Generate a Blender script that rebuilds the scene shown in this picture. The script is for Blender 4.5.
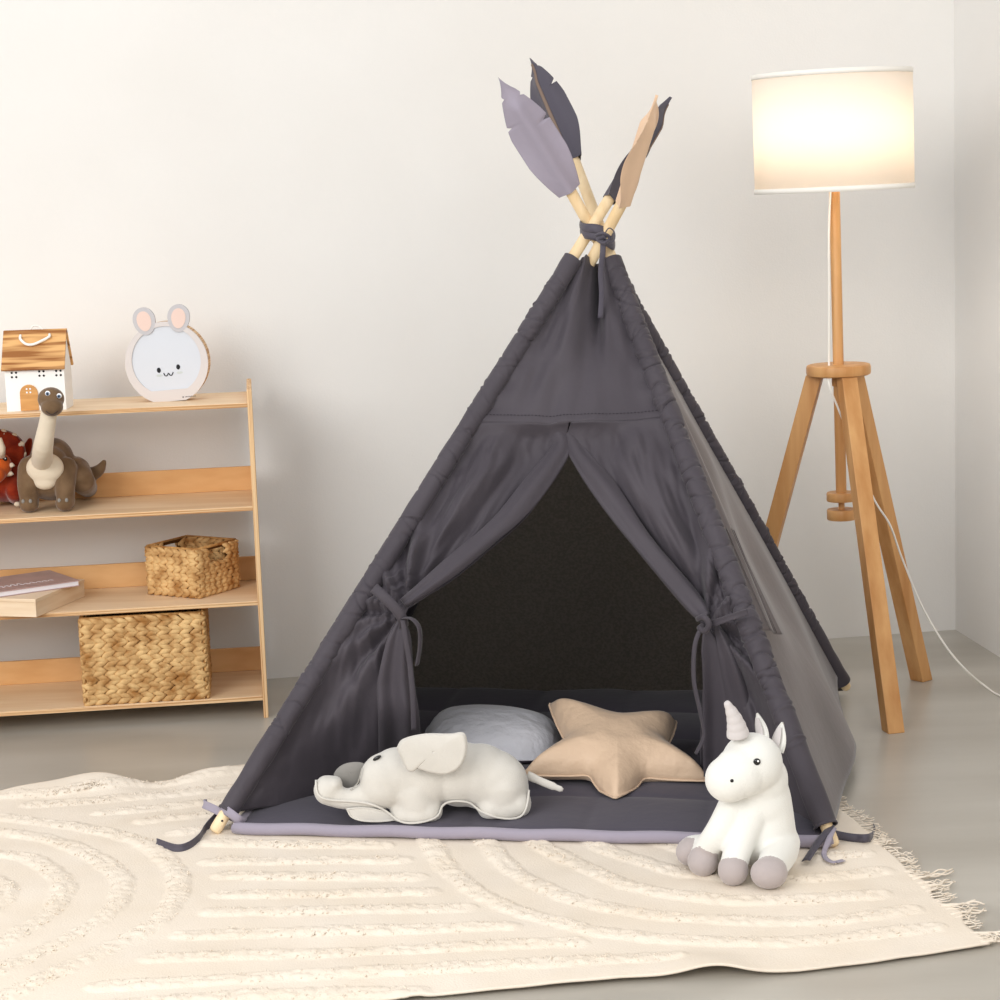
import bpy, bmesh, math, random
import numpy as np
from mathutils import Matrix, Vector, Euler
random.seed(7)
C = bpy.context.scene
for o in list(bpy.data.objects): bpy.data.objects.remove(o)

# ------------------------------------------------------------------ camera
FPX = 2100.0; PITCH = math.atan(316/2100); ROLL = .035; EYE = 1.28
cd = bpy.data.cameras.new('camera'); cam = bpy.data.objects.new('camera', cd); C.collection.objects.link(cam)
cd.sensor_width = 36; cd.lens = FPX/1000*36; cd.clip_start = .05
CM = Matrix.Rotation(math.pi/2-PITCH, 3, 'X') @ Matrix.Rotation(-ROLL, 3, 'Z')
cam.matrix_world = Matrix.Translation((0, 0, EYE)) @ CM.to_4x4()
C.camera = cam
# ------------------------------------------------------------------ light
w = bpy.data.worlds.new('sky'); C.world = w; w.use_nodes = True
w.node_tree.nodes['Background'].inputs[0].default_value = (.96, .97, 1, 1)
w.node_tree.nodes['Background'].inputs[1].default_value = .80
def area(name, loc, target, sx, sy, power, col):
    l = bpy.data.lights.new(name, 'AREA'); l.shape = 'RECTANGLE'; l.size = sx; l.size_y = sy; l.energy = power; l.color = col
    o = bpy.data.objects.new(name, l); C.collection.objects.link(o); o.location = loc
    o.rotation_euler = (Vector(target)-Vector(loc)).to_track_quat('-Z', 'Y').to_euler()
    return o
area('window_daylight', (-3.2, -.6, 2.9), (0.2, 4.8, .3), 3.4, 2.6, 205, (1, .985, .965))
area('window_daylight_front', (1.2, -1.2, 2.9), (0.4, 4.8, .4), 2.5, 2.0, 60, (1, .99, .975))
C.view_settings.view_transform = 'Standard'; C.view_settings.look = 'None'
C.view_settings.exposure = 0.10; C.view_settings.gamma = 1; C.view_settings.use_curve_mapping = False

# ------------------------------------------------------------------ helpers
def V(*a): return np.array(a, float)
CMn = np.array(CM); ORG = V(0, 0, EYE)
def ray(x, y): return CMn @ V((x-500)/FPX, -(y-500)/FPX, -1)
def at(x, y, Y):
    d = ray(x, y); return ORG + d*(Y/d[1])
def onz(x, y, z=0.):
    d = ray(x, y); return ORG + d*((z-EYE)/d[2])
def lin(c):
    return tuple(((v/255)/12.92 if v/255 <= .04045 else ((v/255+.055)/1.055)**2.4) for v in c)+(1,)
def tag(o, label=None, cat=None, group=None, kind=None):
    if label: o['label'] = label
    if cat: o['category'] = cat
    if group: o['group'] = group
    if kind: o['kind'] = kind
    return o
def empty(name, loc, label, cat, group=None, rot=None):
    o = bpy.data.objects.new(name, None); C.collection.objects.link(o); o.empty_display_size = .05
    o.matrix_world = Matrix.Translation(tuple(loc)) @ (rot.to_4x4() if rot is not None else Matrix.Identity(4))
    return tag(o, label, cat, group)
def link(name, me, mat, parent=None, world=True):
    o = bpy.data.objects.new(name, me); C.collection.objects.link(o)
    if mat is not None: me.materials.append(mat)
    if parent is not None:
        o.parent = parent
        if world:
            m = parent.matrix_world if parent.parent is None else parent.parent.matrix_world @ parent.matrix_parent_inverse @ parent.matrix_basis
            o.matrix_parent_inverse = m.inverted()
    return o
def mesh(name, vs, fs, mat, parent=None, smooth=True, world=True):
    me = bpy.data.meshes.new(name)
    me.from_pydata([tuple(map(float, v)) for v in vs], [], [tuple(map(int, f)) for f in fs]); me.validate()
    if smooth: me.polygons.foreach_set('use_smooth', [True]*len(me.polygons))
    return link(name, me, mat, parent, world)
def grid(name, P, mat, parent=None, close_u=False, close_v=False, thick=0, offset=-1):
    n, m = P.shape[:2]; fs = []
    for i in range(n if close_u else n-1):
        i2 = (i+1) % n
        for j in range(m if close_v else m-1):
            j2 = (j+1) % m
            fs.append((i*m+j, i2*m+j, i2*m+j2, i*m+j2))
    o = mesh(name, P.reshape(-1, 3), fs, mat, parent)
    if thick:
        s = o.modifiers.new('thick', 'SOLIDIFY'); s.thickness = thick; s.offset = offset
    return o
class MB:
    def __init__(s): s.v = []; s.f = []
    def add(s, vs, fs):
        b = len(s.v); s.v += [tuple(v) for v in vs]; s.f += [tuple(i+b for i in f) for f in fs]
    def box(s, x0, x1, y0, y1, z0, z1, M=None, bev=0.0):
        bm = bmesh.new(); bmesh.ops.create_cube(bm, size=1)
        for v in bm.verts: v.co = Vector((x0+(v.co.x+.5)*(x1-x0), y0+(v.co.y+.5)*(y1-y0), z0+(v.co.z+.5)*(z1-z0)))
        if bev: bmesh.ops.bevel(bm, geom=bm.edges[:], offset=bev, segments=2, affect='EDGES', profile=.6)
        bm.verts.index_update()
        vs = [(M @ v.co if M else v.co)[:] for v in bm.verts]; s.add(vs, [[v.index for v in f.verts] for f in bm.faces]); bm.free()
    def lathe(s, prof, M=None, seg=48, cap=True):
        vs = []; n = len(prof)
        for r, z in prof:
            for k in range(seg):
                a = 2*math.pi*k/seg; p = Vector((r*math.cos(a), r*math.sin(a), z)); vs.append((M @ p if M else p)[:])
        fs = [(i*seg+k, i*seg+(k+1) % seg, (i+1)*seg+(k+1) % seg, (i+1)*seg+k) for i in range(n-1) for k in range(seg)]
        if cap: fs += [tuple(range(seg))[::-1], tuple((n-1)*seg+k for k in range(seg))]
        s.add(vs, fs)
    def tube(s, pts, rad, seg=12, cap=True, flat=1.0, up=None):
        vs, fs = tube(pts, rad, seg, cap, flat, up); s.add(vs, fs)
    def build(s, name, mat, parent=None, smooth=True, world=True, auto=None):
        o = mesh(name, s.v, s.f, mat, parent, smooth, world)
        if auto:
            bm = bmesh.new(); bm.from_mesh(o.data)
            for e in bm.edges:
                if len(e.link_faces) == 2 and e.calc_face_angle(0) > math.radians(auto): e.smooth = False
            bm.to_mesh(o.data); bm.free()
        return o
def tube(pts, rad, seg=12, cap=True, flat=1.0, up=None):
    P = np.array(pts, float); n = len(P)
    R = np.full(n, rad, float) if np.isscalar(rad) else np.array(rad, float)
    T = np.gradient(P, axis=0); T /= np.linalg.norm(T, axis=1)[:, None]+1e-9
    u = np.array(up if up is not None else (0, 0, 1), float)
    if abs(np.dot(u, T[0])) > .95: u = V(0, 1, 0)
    vs = []
    a = T[0]; nrm = u-np.dot(u, a)*a; nrm /= np.linalg.norm(nrm)
    for i in range(n):
        nrm = nrm-np.dot(nrm, T[i])*T[i]; nrm /= np.linalg.norm(nrm)+1e-9
        b = np.cross(T[i], nrm)
        for k in range(seg):
            t = 2*math.pi*k/seg; vs.append(P[i]+R[i]*(math.cos(t)*nrm*flat+math.sin(t)*b))
    fs = [(i*seg+k, i*seg+(k+1) % seg, (i+1)*seg+(k+1) % seg, (i+1)*seg+k) for i in range(n-1) for k in range(seg)]
    if cap: fs += [tuple(range(seg))[::-1], tuple((n-1)*seg+k for k in range(seg))]
    return vs, fs
def spline(pts, n):
    P = np.array(pts, float); m = len(P)
    Q = np.vstack([2*P[0]-P[1], P, 2*P[-1]-P[-2]]); out = []
    for t in np.linspace(0, m-1, n):
        i = min(int(t), m-2); f = t-i; a, b, c, d = Q[i:i+4]
        out.append(.5*((2*b)+(c-a)*f+(2*a-5*b+4*c-d)*f*f+(3*b-a-3*c+d)*f**3))
    return np.array(out)
_ng = np.random.RandomState(3).rand(64, 64)
def vn(x, y):                                   # smooth value noise -1..1
    x = np.asarray(x, float); y = np.asarray(y, float)
    xi = np.floor(x).astype(int); yi = np.floor(y).astype(int); fx = x-xi; fy = y-yi
    fx = fx*fx*(3-2*fx); fy = fy*fy*(3-2*fy)
    g = lambda a, b: _ng[a % 64, b % 64]
    return 2*((g(xi, yi)*(1-fx)+g(xi+1, yi)*fx)*(1-fy)+(g(xi, yi+1)*(1-fx)+g(xi+1, yi+1)*fx)*fy)-1
def sst(a, b, x):
    t = np.clip((x-a)/(b-a), 0, 1); return t*t*(3-2*t)
def ribbon(name, pts, width, mat, parent, wdir=(0, 0, 1), thick=.0015, n=40, twist=0):
    P = spline(pts, n); T = np.gradient(P, axis=0); T /= np.linalg.norm(T, axis=1)[:, None]
    G = []
    for i in range(n):
        wd = np.array(wdir, float); wd = wd-np.dot(wd, T[i])*T[i]; wd /= np.linalg.norm(wd)+1e-9
        b = np.cross(T[i], wd); a = twist*i/n; wd2 = math.cos(a)*wd+math.sin(a)*b; nn = np.cross(T[i], wd2)
        G.append([P[i]+wd2*width*s+nn*width*.12*(1-4*s*s) for s in (-.5, -.25, 0, .25, .5)])
    return grid(name, np.array(G), mat, parent, thick=thick, offset=0)

# ------------------------------------------------------------------ materials
def M_(name, col, rough=.7, spec=.3, noise=None, bump=None, sheen=0, metal=0):
    m = bpy.data.materials.new(name); m.use_nodes = True; nt = m.node_tree; b = nt.nodes['Principled BSDF']
    b.inputs['Base Color'].default_value = lin(col); b.inputs['Roughness'].default_value = rough
    b.inputs['Specular IOR Level'].default_value = spec; b.inputs['Metallic'].default_value = metal
    if sheen:
        b.inputs['Sheen Weight'].default_value = sheen; b.inputs['Sheen Roughness'].default_value = .4
    tc = nt.nodes.new('ShaderNodeTexCoord')
    if noise:                                   # (scale vector, col2, detail, contrast lo, hi)
        sc, c2, det, lo, hi = noise
        mp = nt.nodes.new('ShaderNodeMapping'); mp.inputs['Scale'].default_value = sc; nt.links.new(tc.outputs['Object'], mp.inputs[0])
        n = nt.nodes.new('ShaderNodeTexNoise'); n.inputs['Scale'].default_value = 1; n.inputs['Detail'].default_value = det
        nt.links.new(mp.outputs[0], n.inputs['Vector'])
        r = nt.nodes.new('ShaderNodeValToRGB'); r.color_ramp.elements[0].position = lo; r.color_ramp.elements[1].position = hi
        r.color_ramp.elements[0].color = lin(c2); r.color_ramp.elements[1].color = lin(col)
        nt.links.new(n.outputs[0], r.inputs[0]); nt.links.new(r.outputs[0], b.inputs['Base Color'])
    last = None
    for (sc, st, dist) in (bump or []):
        mp = nt.nodes.new('ShaderNodeMapping'); mp.inputs['Scale'].default_value = sc if isinstance(sc, tuple) else (sc,)*3
        nt.links.new(tc.outputs['Object'], mp.inputs[0])
        n = nt.nodes.new('ShaderNodeTexNoise'); n.inputs['Scale'].default_value = 1; n.inputs['Detail'].default_value = 4
        nt.links.new(mp.outputs[0], n.inputs['Vector'])
        bp = nt.nodes.new('ShaderNodeBump'); bp.inputs['Strength'].default_value = st; bp.inputs['Distance'].default_value = dist
        nt.links.new(n.outputs[0], bp.inputs['Height'])
        if last: nt.links.new(last.outputs[0], bp.inputs['Normal'])
        last = bp
    if last: nt.links.new(last.outputs[0], b.inputs['Normal'])
    return m
def translucent(m, amt, col):
    nt = m.node_tree; out = nt.nodes['Material Output']; b = nt.nodes['Principled BSDF']
    t = nt.nodes.new('ShaderNodeBsdfTranslucent'); t.inputs[0].default_value = lin(col)
    mx = nt.nodes.new('ShaderNodeMixShader'); mx.inputs[0].default_value = amt
    nt.links.new(b.outputs[0], mx.inputs[1]); nt.links.new(t.outputs[0], mx.inputs[2]); nt.links.new(mx.outputs[0], out.inputs[0])
    return m
wall_m = M_('white_plaster', (232, 230, 226), .9, .15, noise=((1.2, 1.2, 1.2), (227, 224, 219), 3, .35, .65), bump=[(220, .25, .0015), (40, .1, .003)])
floor_m = M_('polished_concrete', (188, 183, 173), .3, .5, noise=((.9, 3.2, 1), (166, 160, 149), 8, .36, .66), bump=[(14, .06, .004)])
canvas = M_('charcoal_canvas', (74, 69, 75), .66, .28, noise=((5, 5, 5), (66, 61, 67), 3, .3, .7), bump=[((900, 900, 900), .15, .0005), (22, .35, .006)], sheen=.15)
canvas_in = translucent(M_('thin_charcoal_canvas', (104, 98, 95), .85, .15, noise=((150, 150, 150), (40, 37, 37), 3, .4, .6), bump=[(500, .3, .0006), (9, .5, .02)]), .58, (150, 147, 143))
canvas_lit = M_('charcoal_canvas_lit', (100, 92, 92), .6, .3, noise=((4, 4, 4), (88, 80, 79), 4, .3, .7), bump=[(9, .22, .012), (90, .15, .002)], sheen=.3)  # same tent canvas, lighter and browner: light on the side panel painted in
lilac = M_('lilac_cotton', (154, 147, 160), .8, .2, bump=[(60, .3, .003)], sheen=.2)
peach = M_('beige_cotton', (222, 190, 160), .8, .2, bump=[(60, .3, .003)], sheen=.2)
darkf = M_('graphite_cotton', (78, 74, 84), .6, .3, bump=[(60, .3, .003)], sheen=.2)
matt = M_('charcoal_quilt', (80, 76, 86), .75, .2, bump=[((700, 700, 700), .15, .0005), (35, .3, .004)], sheen=.15)
pole_m = M_('pale_pine', (242, 220, 182), .55, .3, noise=((30, 30, 4), (226, 196, 150), 3, .35, .7))
ply = M_('birch_plywood', (240, 214, 180), .5, .3, noise=((3, 22, 22), (226, 194, 154), 5, .35, .68))
plyedge = M_('plywood_edge', (228, 192, 146), .6, .3, noise=((2, 2, 420), (186, 136, 88), 2, .45, .55))
plyside = M_('plywood_side_edge', (232, 196, 150), .6, .3, noise=((380, 60, 1.5), (190, 140, 92), 2, .42, .55))
plyback = M_('plywood_rail_shaded', (228, 184, 130), .5, .3, noise=((4, 30, 18), (210, 160, 104), 4, .35, .7))  # more orange than the boards: shade under the shelves put into the colour
beech = M_('oiled_beech', (214, 164, 108), .45, .35, noise=((30, 30, 3), (190, 134, 78), 4, .3, .7))
straw = M_('water_hyacinth', (222, 184, 128), .7, .25, noise=((28, 28, 28), (160, 110, 56), 3, .3, .62), bump=[((200, 200, 60), .5, .002)])
strawd = M_('basket_lining', (92, 60, 30), .9, .1)
strawf = M_('basket_edge', (206, 160, 100), .7, .2, noise=((60, 60, 60), (160, 110, 60), 2, .3, .7))
hornm = M_('horn_plush', (204, 198, 196), .95, .1, sheen=.4)
plushw = M_('ivory_plush', (228, 227, 221), .95, .1, bump=[(420, .5, .0015), (40, .15, .003)], sheen=.5)
plushg = M_('silver_plush', (210, 206, 198), .95, .1, noise=((14, 14, 14), (200, 196, 188), 3, .3, .7), bump=[(420, .5, .0015), (30, .15, .004)], sheen=.5)
plushdg = M_('grey_felt', (140, 137, 132), .95, .1, bump=[(420, .4, .001)], sheen=.4)
hoofm = M_('taupe_plush', (176, 166, 164), .95, .1, bump=[(420, .5, .0015)], sheen=.5)
brownp = M_('brown_plush', (122, 98, 74), .95, .1, noise=((40, 40, 40), (104, 82, 60), 3, .3, .7), bump=[(300, .5, .002)], sheen=.4)
creamp = M_('cream_plush', (222, 208, 186), .95, .1, bump=[((60, 60, 500), .5, .002)], sheen=.3)
redp = M_('rust_plush', (150, 56, 30), .95, .1, noise=((40, 40, 40), (120, 34, 20), 3, .3, .7), bump=[(300, .5, .002)], sheen=.4)
orangep = M_('orange_plush', (200, 92, 36), .95, .1, bump=[(300, .5, .002)], sheen=.3)
black = M_('black_gloss', (14, 13, 14), .15, .5)
white_g = M_('white_dot', (250, 250, 250), .3, .5)
blueeye = M_('blue_iris', (96, 120, 150), .3, .5)
greyc = M_('pale_grey_cotton', (196, 196, 202), .75, .2, bump=[((22, 30, 22), .8, .014)], sheen=.3)
mauve = M_('mauve_cotton', (112, 104, 118), .75, .2, bump=[(30, .5, .006)])
starm = M_('sand_satin', (214, 186, 158), .5, .35, bump=[(18, .6, .013), (60, .25, .003)], sheen=.2)
rugm = M_('cream_cotton_rug', (233, 222, 207), .95, .1, noise=((7, 7, 7), (228, 215, 197), 4, .3, .7), bump=[((260, 260, 260), .5, .002)])
cottonw = M_('white_cord', (242, 238, 230), .6, .3)
housew = M_('white_painted_wood', (240, 238, 234), .6, .3)
roofm = M_('scorched_pine', (222, 172, 112), .5, .3, noise=((5, 5, 75), (150, 96, 48), 2, .40, .56))
doorm = M_('oak_panel', (214, 160, 96), .5, .3, noise=((8, 8, 90), (186, 130, 70), 3, .3, .7))
holem = M_('window_hole', (18, 16, 16), .8, .1)
bunnyf = M_('pale_pink_lacquer', (210, 203, 200), .5, .3)
bunnye = M_('pale_grey_lacquer', (190, 187, 189), .5, .3)
bunnyp = M_('peach_felt', (228, 202, 190), .8, .2)
bunnyb = M_('white_acrylic', (208, 212, 219), .35, .4)
blush = M_('grey_blush', (196, 202, 200), .5, .2)
pink_cover = M_('dusty_pink_cover', (186, 154, 150), .35, .45, noise=((20, 20, 20), (170, 138, 134), 3, .3, .7))
pages = M_('cream_pages', (232, 228, 232), .7, .2)
boxwood = M_('pale_wood_box', (236, 214, 186), .55, .3, noise=((6, 6, 60), (222, 194, 160), 3, .3, .7))
shade_m = translucent(M_('linen_shade', (250, 244, 236), .8, .2, bump=[((500, 500, 500), .2, .0005)]), .5, (255, 247, 236))
trim_m = M_('shade_trim', (240, 236, 228), .8, .2)
stitch = M_('dark_stitch', (52, 48, 54), .8, .1)
seamg = M_('grey_stitch', (170, 167, 160), .9, .1)

# ------------------------------------------------------------------ setting
def quadbox(name, a, b, z0, z1, t, mat, nrm):
    a = V(*a); b = V(*b); n = V(*nrm)
    vs = []
    for p in (a, b, b+n*t, a+n*t):
        vs += [(p[0], p[1], z0), (p[0], p[1], z1)]
    fs = [(0, 2, 3, 1), (2, 4, 5, 3), (4, 6, 7, 5), (6, 0, 1, 7), (1, 3, 5, 7), (0, 6, 4, 2)]
    o = mesh(name, vs, fs, mat, smooth=False); o['kind'] = 'structure'; return o
cor = V(1.264, 5.763); wd = V(.9872, .1600)
fl = MB(); fl.v = [(-4, -1.5, 0), (3.2, -1.5, 0), (3.2, 6.6, 0), (-4, 6.6, 0), (-4, -1.5, -.1), (3.2, -1.5, -.1), (3.2, 6.6, -.1), (-4, 6.6, -.1)]
fl.f = [(0, 1, 2, 3), (7, 6, 5, 4), (0, 4, 5, 1), (1, 5, 6, 2), (2, 6, 7, 3), (3, 7, 4, 0)]
fo = fl.build('floor', floor_m, smooth=False); fo['kind'] = 'structure'
lw = cor-wd*5.2
quadbox('wall_back', (lw[0], lw[1]), tuple(cor+wd*.1), -.02, 3.0, .1, wall_m, (-.16, .9872))
rw = V(.1095, -.994)
quadbox('wall_right', tuple(cor), tuple(cor+rw*6.5), -.02, 3.0, .1, wall_m, (.994, .1095))

# ------------------------------------------------------------------ rug
RO = V(.781, 3.342); ru = V(-.989, -.148); rv = V(-.148, .989)
stripes = [
 [(1.687,1.158),(1.661,1.136),(1.535,1.053),(1.442,.956),(1.369,.838),(1.329,.679),(1.335,.526),(1.377,.408),(1.452,.307),(1.523,.226),(1.591,.148),(1.70,.05)],
 [(1.80,1.10),(1.685,1.052),(1.591,.986),(1.528,.9),(1.466,.788),(1.429,.652),(1.447,.505),(1.506,.395),(1.577,.309),(1.622,.25),(1.72,.15)],
 [(1.78,.95),(1.673,.899),(1.612,.855),(1.561,.758),(1.537,.663),(1.554,.533),(1.596,.449),(1.633,.382),(1.73,.3)],
 [(1.76,.79),(1.69,.76),(1.658,.712),(1.643,.656),(1.655,.58),(1.72,.46)],
 [(1.85,1.33),(1.705,1.308),(1.609,1.293),(1.495,1.301),(1.399,1.317),(1.217,1.319),(.9,1.33),(.3,1.33),(.03,1.33)],
 [(1.637,1.232),(1.524,1.224),(1.417,1.229),(1.257,1.231),(.9,1.24),(.05,1.24)],
 [(1.483,1.135),(1.372,1.137),(1.246,1.15),(.5,1.15)], [(1.395,1.047),(1.266,1.06),(.6,1.06)], [(1.328,.946),(.8,.95)],
 [(1.264,.859),(.929,.761)], [(1.266,.745),(.904,.658)], [(1.245,.655),(.889,.554)], [(1.248,.545),(.874,.463)], [(1.271,.452),(.822,.362)],
 [(1.32,.348),(.764,.253)], [(1.375,.245),(.664,.148)], [(1.456,.141),(.516,.045)], [(1.75,.035),(1.3,.05),(.95,.0)],
 [(.85,.9),(.837,.736),(.825,.589),(.787,.429),(.725,.316),(.645,.213),(.554,.15),(.46,.107),(.29,.066),(.061,.075)],
 [(.74,.9),(.731,.708),(.704,.533),(.652,.405),(.583,.311),(.51,.25),(.433,.212),(.238,.15),(.07,.169)],
 [(.65,.85),(.633,.682),(.58,.549),(.529,.429),(.47,.358),(.408,.312),(.31,.27),(.094,.255)],
 [(.55,.78),(.517,.631),(.449,.514),(.38,.43),(.227,.365),(.051,.37)], [(.42,.66),(.3,.5),(.05,.47)]]
nu, nv = 430, 300
U = np.linspace(0, 1, nu)[:, None]*np.ones((1, nv)); Vv = np.linspace(0, 1, nv)[None, :]*np.ones((nu, 1))
u = U*2.05
vf = np.interp(u, [0, .007, .2, .335, .42, .497, .625, 1.06, 2.1], [-.017, -.017, -.045, -.055, -.05, -.036, -.023, -.016, -.02])
vb = 1.355+.012*np.sin(u*13)+.008*np.sin(u*29+1)
v = vf+Vv*(vb-vf)
u = u-.012*vn(v*14, v*0+3)*(1-sst(0, .2, u))-.03*sst(.35, .6, v)*(1-sst(0, .3, u))*0
D = np.full(u.shape, 9.)
for s in stripes:
    Q = spline(s, max(8, len(s)*6)) if len(s) > 2 else np.array(s, float)
    for a, b in zip(Q[:-1], Q[1:]):
        ab = b-a; L = ab@ab+1e-12
        t = np.clip(((u-a[0])*ab[0]+(v-a[1])*ab[1])/L, 0, 1)
        D = np.minimum(D, np.hypot(u-a[0]-t*ab[0], v-a[1]-t*ab[1]))
D = D+.0035*vn(u*60, v*60)+.002*vn(u*140+5, v*140)
st = 1-sst(.010, .026, D)
z = .007+.0045*st+st*.0022*vn(u*110, v*110)+st*.0012*vn(u*230+9, v*230)+.0010*vn(u*18, v*18)
z += .0012*vn(u*3+1, v*9)*2
back = sst(1.22, 1.36, v)*sst(.9, 1.15, u)
z += back*(.012+.012*np.sin(u*17+.5)+.006*np.sin(u*31))
z += .016*np.exp(-((u-.47)/.06)**2)*(1-sst(-.05, .08, v))
z += .010*np.exp(-((u-.2)/.05)**2)*(1-sst(-.05, .06, v))*0
z = np.maximum(z, .004)
P = np.stack([RO[0]+ru[0]*u+rv[0]*v, RO[1]+ru[1]*u+rv[1]*v, z], -1)
rug = grid('rug', P, rugm)
_t = np.random.RandomState(11); cs = []
for s_ in stripes:
    Q = spline(s_, max(8, len(s_)*6)) if len(s_) > 2 else np.array(s_, float)
    for a_, b_ in zip(Q[:-1], Q[1:]):
        L_ = np.linalg.norm(b_-a_); k_ = max(1, int(L_/.0034*5)); tq = _t.rand(k_)[:, None]; nn_ = V(-(b_-a_)[1], (b_-a_)[0])/(L_+1e-9)
        cs.append(a_+(b_-a_)*tq+nn_*((_t.rand(k_)-.5)*.042)[:, None])
cs = np.vstack(cs); cs = cs[(cs[:, 0] > .012) & (cs[:, 0] < 2.0) & (cs[:, 1] > .0) & (cs[:, 1] < 1.33)]
gi = np.clip((cs[:, 0]/2.05*(nu-1)).round().astype(int), 0, nu-1); gv0 = np.interp(cs[:, 0], [0, .007, .2, .335, .42, .497, .625, 1.06, 2.1], [-.017, -.017, -.045, -.055, -.05, -.036, -.023, -.016, -.02])
gj = np.clip(((cs[:, 1]-gv0)/(1.355-gv0)*(nv-1)).round().astype(int), 0, nv-1)
keep = st[gi, gj] > .2; cs = cs[keep]; gi = gi[keep]; gj = gj[keep]; K_ = len(cs)
bx_ = np.stack([RO[0]+ru[0]*cs[:, 0]+rv[0]*cs[:, 1], RO[1]+ru[1]*cs[:, 0]+rv[1]*cs[:, 1], z[gi, gj]-.002], -1)
ha = _t.rand(K_)*6.283; ln = .0035+.003*_t.rand(K_); hh_ = .003+.0035*_t.rand(K_)
dirs = np.stack([np.cos(ha), np.sin(ha), np.zeros(K_)], -1); sdv = np.stack([-np.sin(ha), np.cos(ha), np.zeros(K_)], -1)
rings = []
for q_, hz_, r_ in ((0, 0, .0016), (.35, .8, .0019), (.8, 1, .0017), (1.1, .75, .0007)):
    c_ = bx_+dirs*(ln*q_)[:, None]+V(0, 0, 1)*(hh_*hz_)[:, None]
    for a_ in (0, 2.094, 4.189): rings.append(c_+sdv*(r_*math.cos(a_))+V(0, 0, 1)*(r_*math.sin(a_)))
vt = np.stack(rings, 1).reshape(-1, 3); ft_ = []
pat = [(i*3+j, i*3+(j+1) % 3, (i+1)*3+(j+1) % 3, (i+1)*3+j) for i in range(3) for j in range(3)]
ft_ = (np.arange(K_)[:, None, None]*12+np.array(pat)[None]).reshape(-1, 4)
me_ = bpy.data.meshes.new('tufted_pile'); me_.vertices.add(len(vt)); me_.vertices.foreach_set('co', vt.ravel()); me_.loops.add(ft_.size); me_.loops.foreach_set('vertex_index', ft_.ravel().astype(np.int32))
me_.polygons.add(len(ft_)); me_.polygons.foreach_set('loop_start', np.arange(0, ft_.size, 4, dtype=np.int32)); me_.polygons.foreach_set('loop_total', np.full(len(ft_), 4, np.int32)); me_.update(); me_.validate()
me_.polygons.foreach_set('use_smooth', [True]*len(me_.polygons))
tp_ = link('tufted_pile', me_, rugm, rug); tp_['kind'] = 'stuff'
tag(rug, 'large cream cotton rug with raised tufted arcs and stripes and a fringed right edge', 'rug')
sm = rug.modifiers.new('thick', 'SOLIDIFY'); sm.thickness = .004; sm.offset = -1
def ruv(a, b, zz): p = RO+ru*a+rv*b; return V(p[0], p[1], zz)
rt = random.Random(5)
for k in range(58):
    b = -.01+1.33*(k/57.)**1.0
    long_ = b < .34 and k % 3 != 1
    long_ = long_ and k % 2 == 0; L = rt.uniform(.05, .09) if long_ and b > .02 else rt.uniform(.018, .04)
    ang = rt.uniform(-.5, .45); mb = MB()
    for s_ in range(3 if long_ else 4):
        a2 = ang+rt.uniform(-.12, .12); l2 = L*rt.uniform(.85, 1.1); o_ = rt.uniform(-.006, .006)
        pts = [ruv(.012, b+o_, .009)]
        for q in (.25, .5, .75, 1):
            pts.append(ruv(.0-l2*q*math.cos(a2), b+o_+l2*q*math.sin(a2)+.006*math.sin(q*7+s_*2+k), .0055+.003*(s_ % 2)+.004*math.sin(q*5+s_)**2))
        r0 = .0022 if long_ else .0012
        mb.tube(spline(pts, 12), [r0*(1.1-.4*i/11) for i in range(12)], 6)
    mb.build('tassel', rugm, rug)

# ------------------------------------------------------------------ play tent
tent = empty('play_tent', (.124, 4.589, .01), 'charcoal canvas teepee play tent tied open at the front, feathers on its pole tips', 'tent')
foot = dict(FL=onz(214, 834, .012), FR=onz(834, 848, .012), BR=onz(847, 690, .012)); foot['BL'] = foot['FL']+foot['BR']-foot['FR']
cross = dict(FL=at(588, 235, 4.585), FR=at(602, 235, 4.64), BR=at(594, 235, 4.615), BL=at(606, 235, 4.552))
def pl(k, t): return foot[k]+(cross[k]-foot[k])*t
ends = dict(FL=1.12, FR=1.15, BR=1.09, BL=1.07)
poles = {}
for k in ('FL', 'FR', 'BR', 'BL'):
    d = (cross[k]-foot[k]); d /= np.linalg.norm(d); L = np.linalg.norm(pl(k, ends[k])-foot[k])
    mb = MB(); ts = [0, .004, .01, L-.01, L]; rr = [.009, .0118, .0125, .0125, .010]
    mb.tube([foot[k]+d*t+V(0, 0, .004) for t in ts], rr, 20)
    poles[k] = mb.build('pole', pole_m, tent)
    mb = MB(); hp = foot[k]+d*.028+V(.003, -.0118, .006); mb.lathe([(0.0001, 0), (.0022, 0), (.0022, .0012), (.0001, .0014)], Matrix.Translation(tuple(hp)) @ Matrix.Rotation(math.pi/2, 4, 'X'), 12)
    if k in ('FL',): mb.build('peg_hole', stitch, poles[k])
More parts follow.
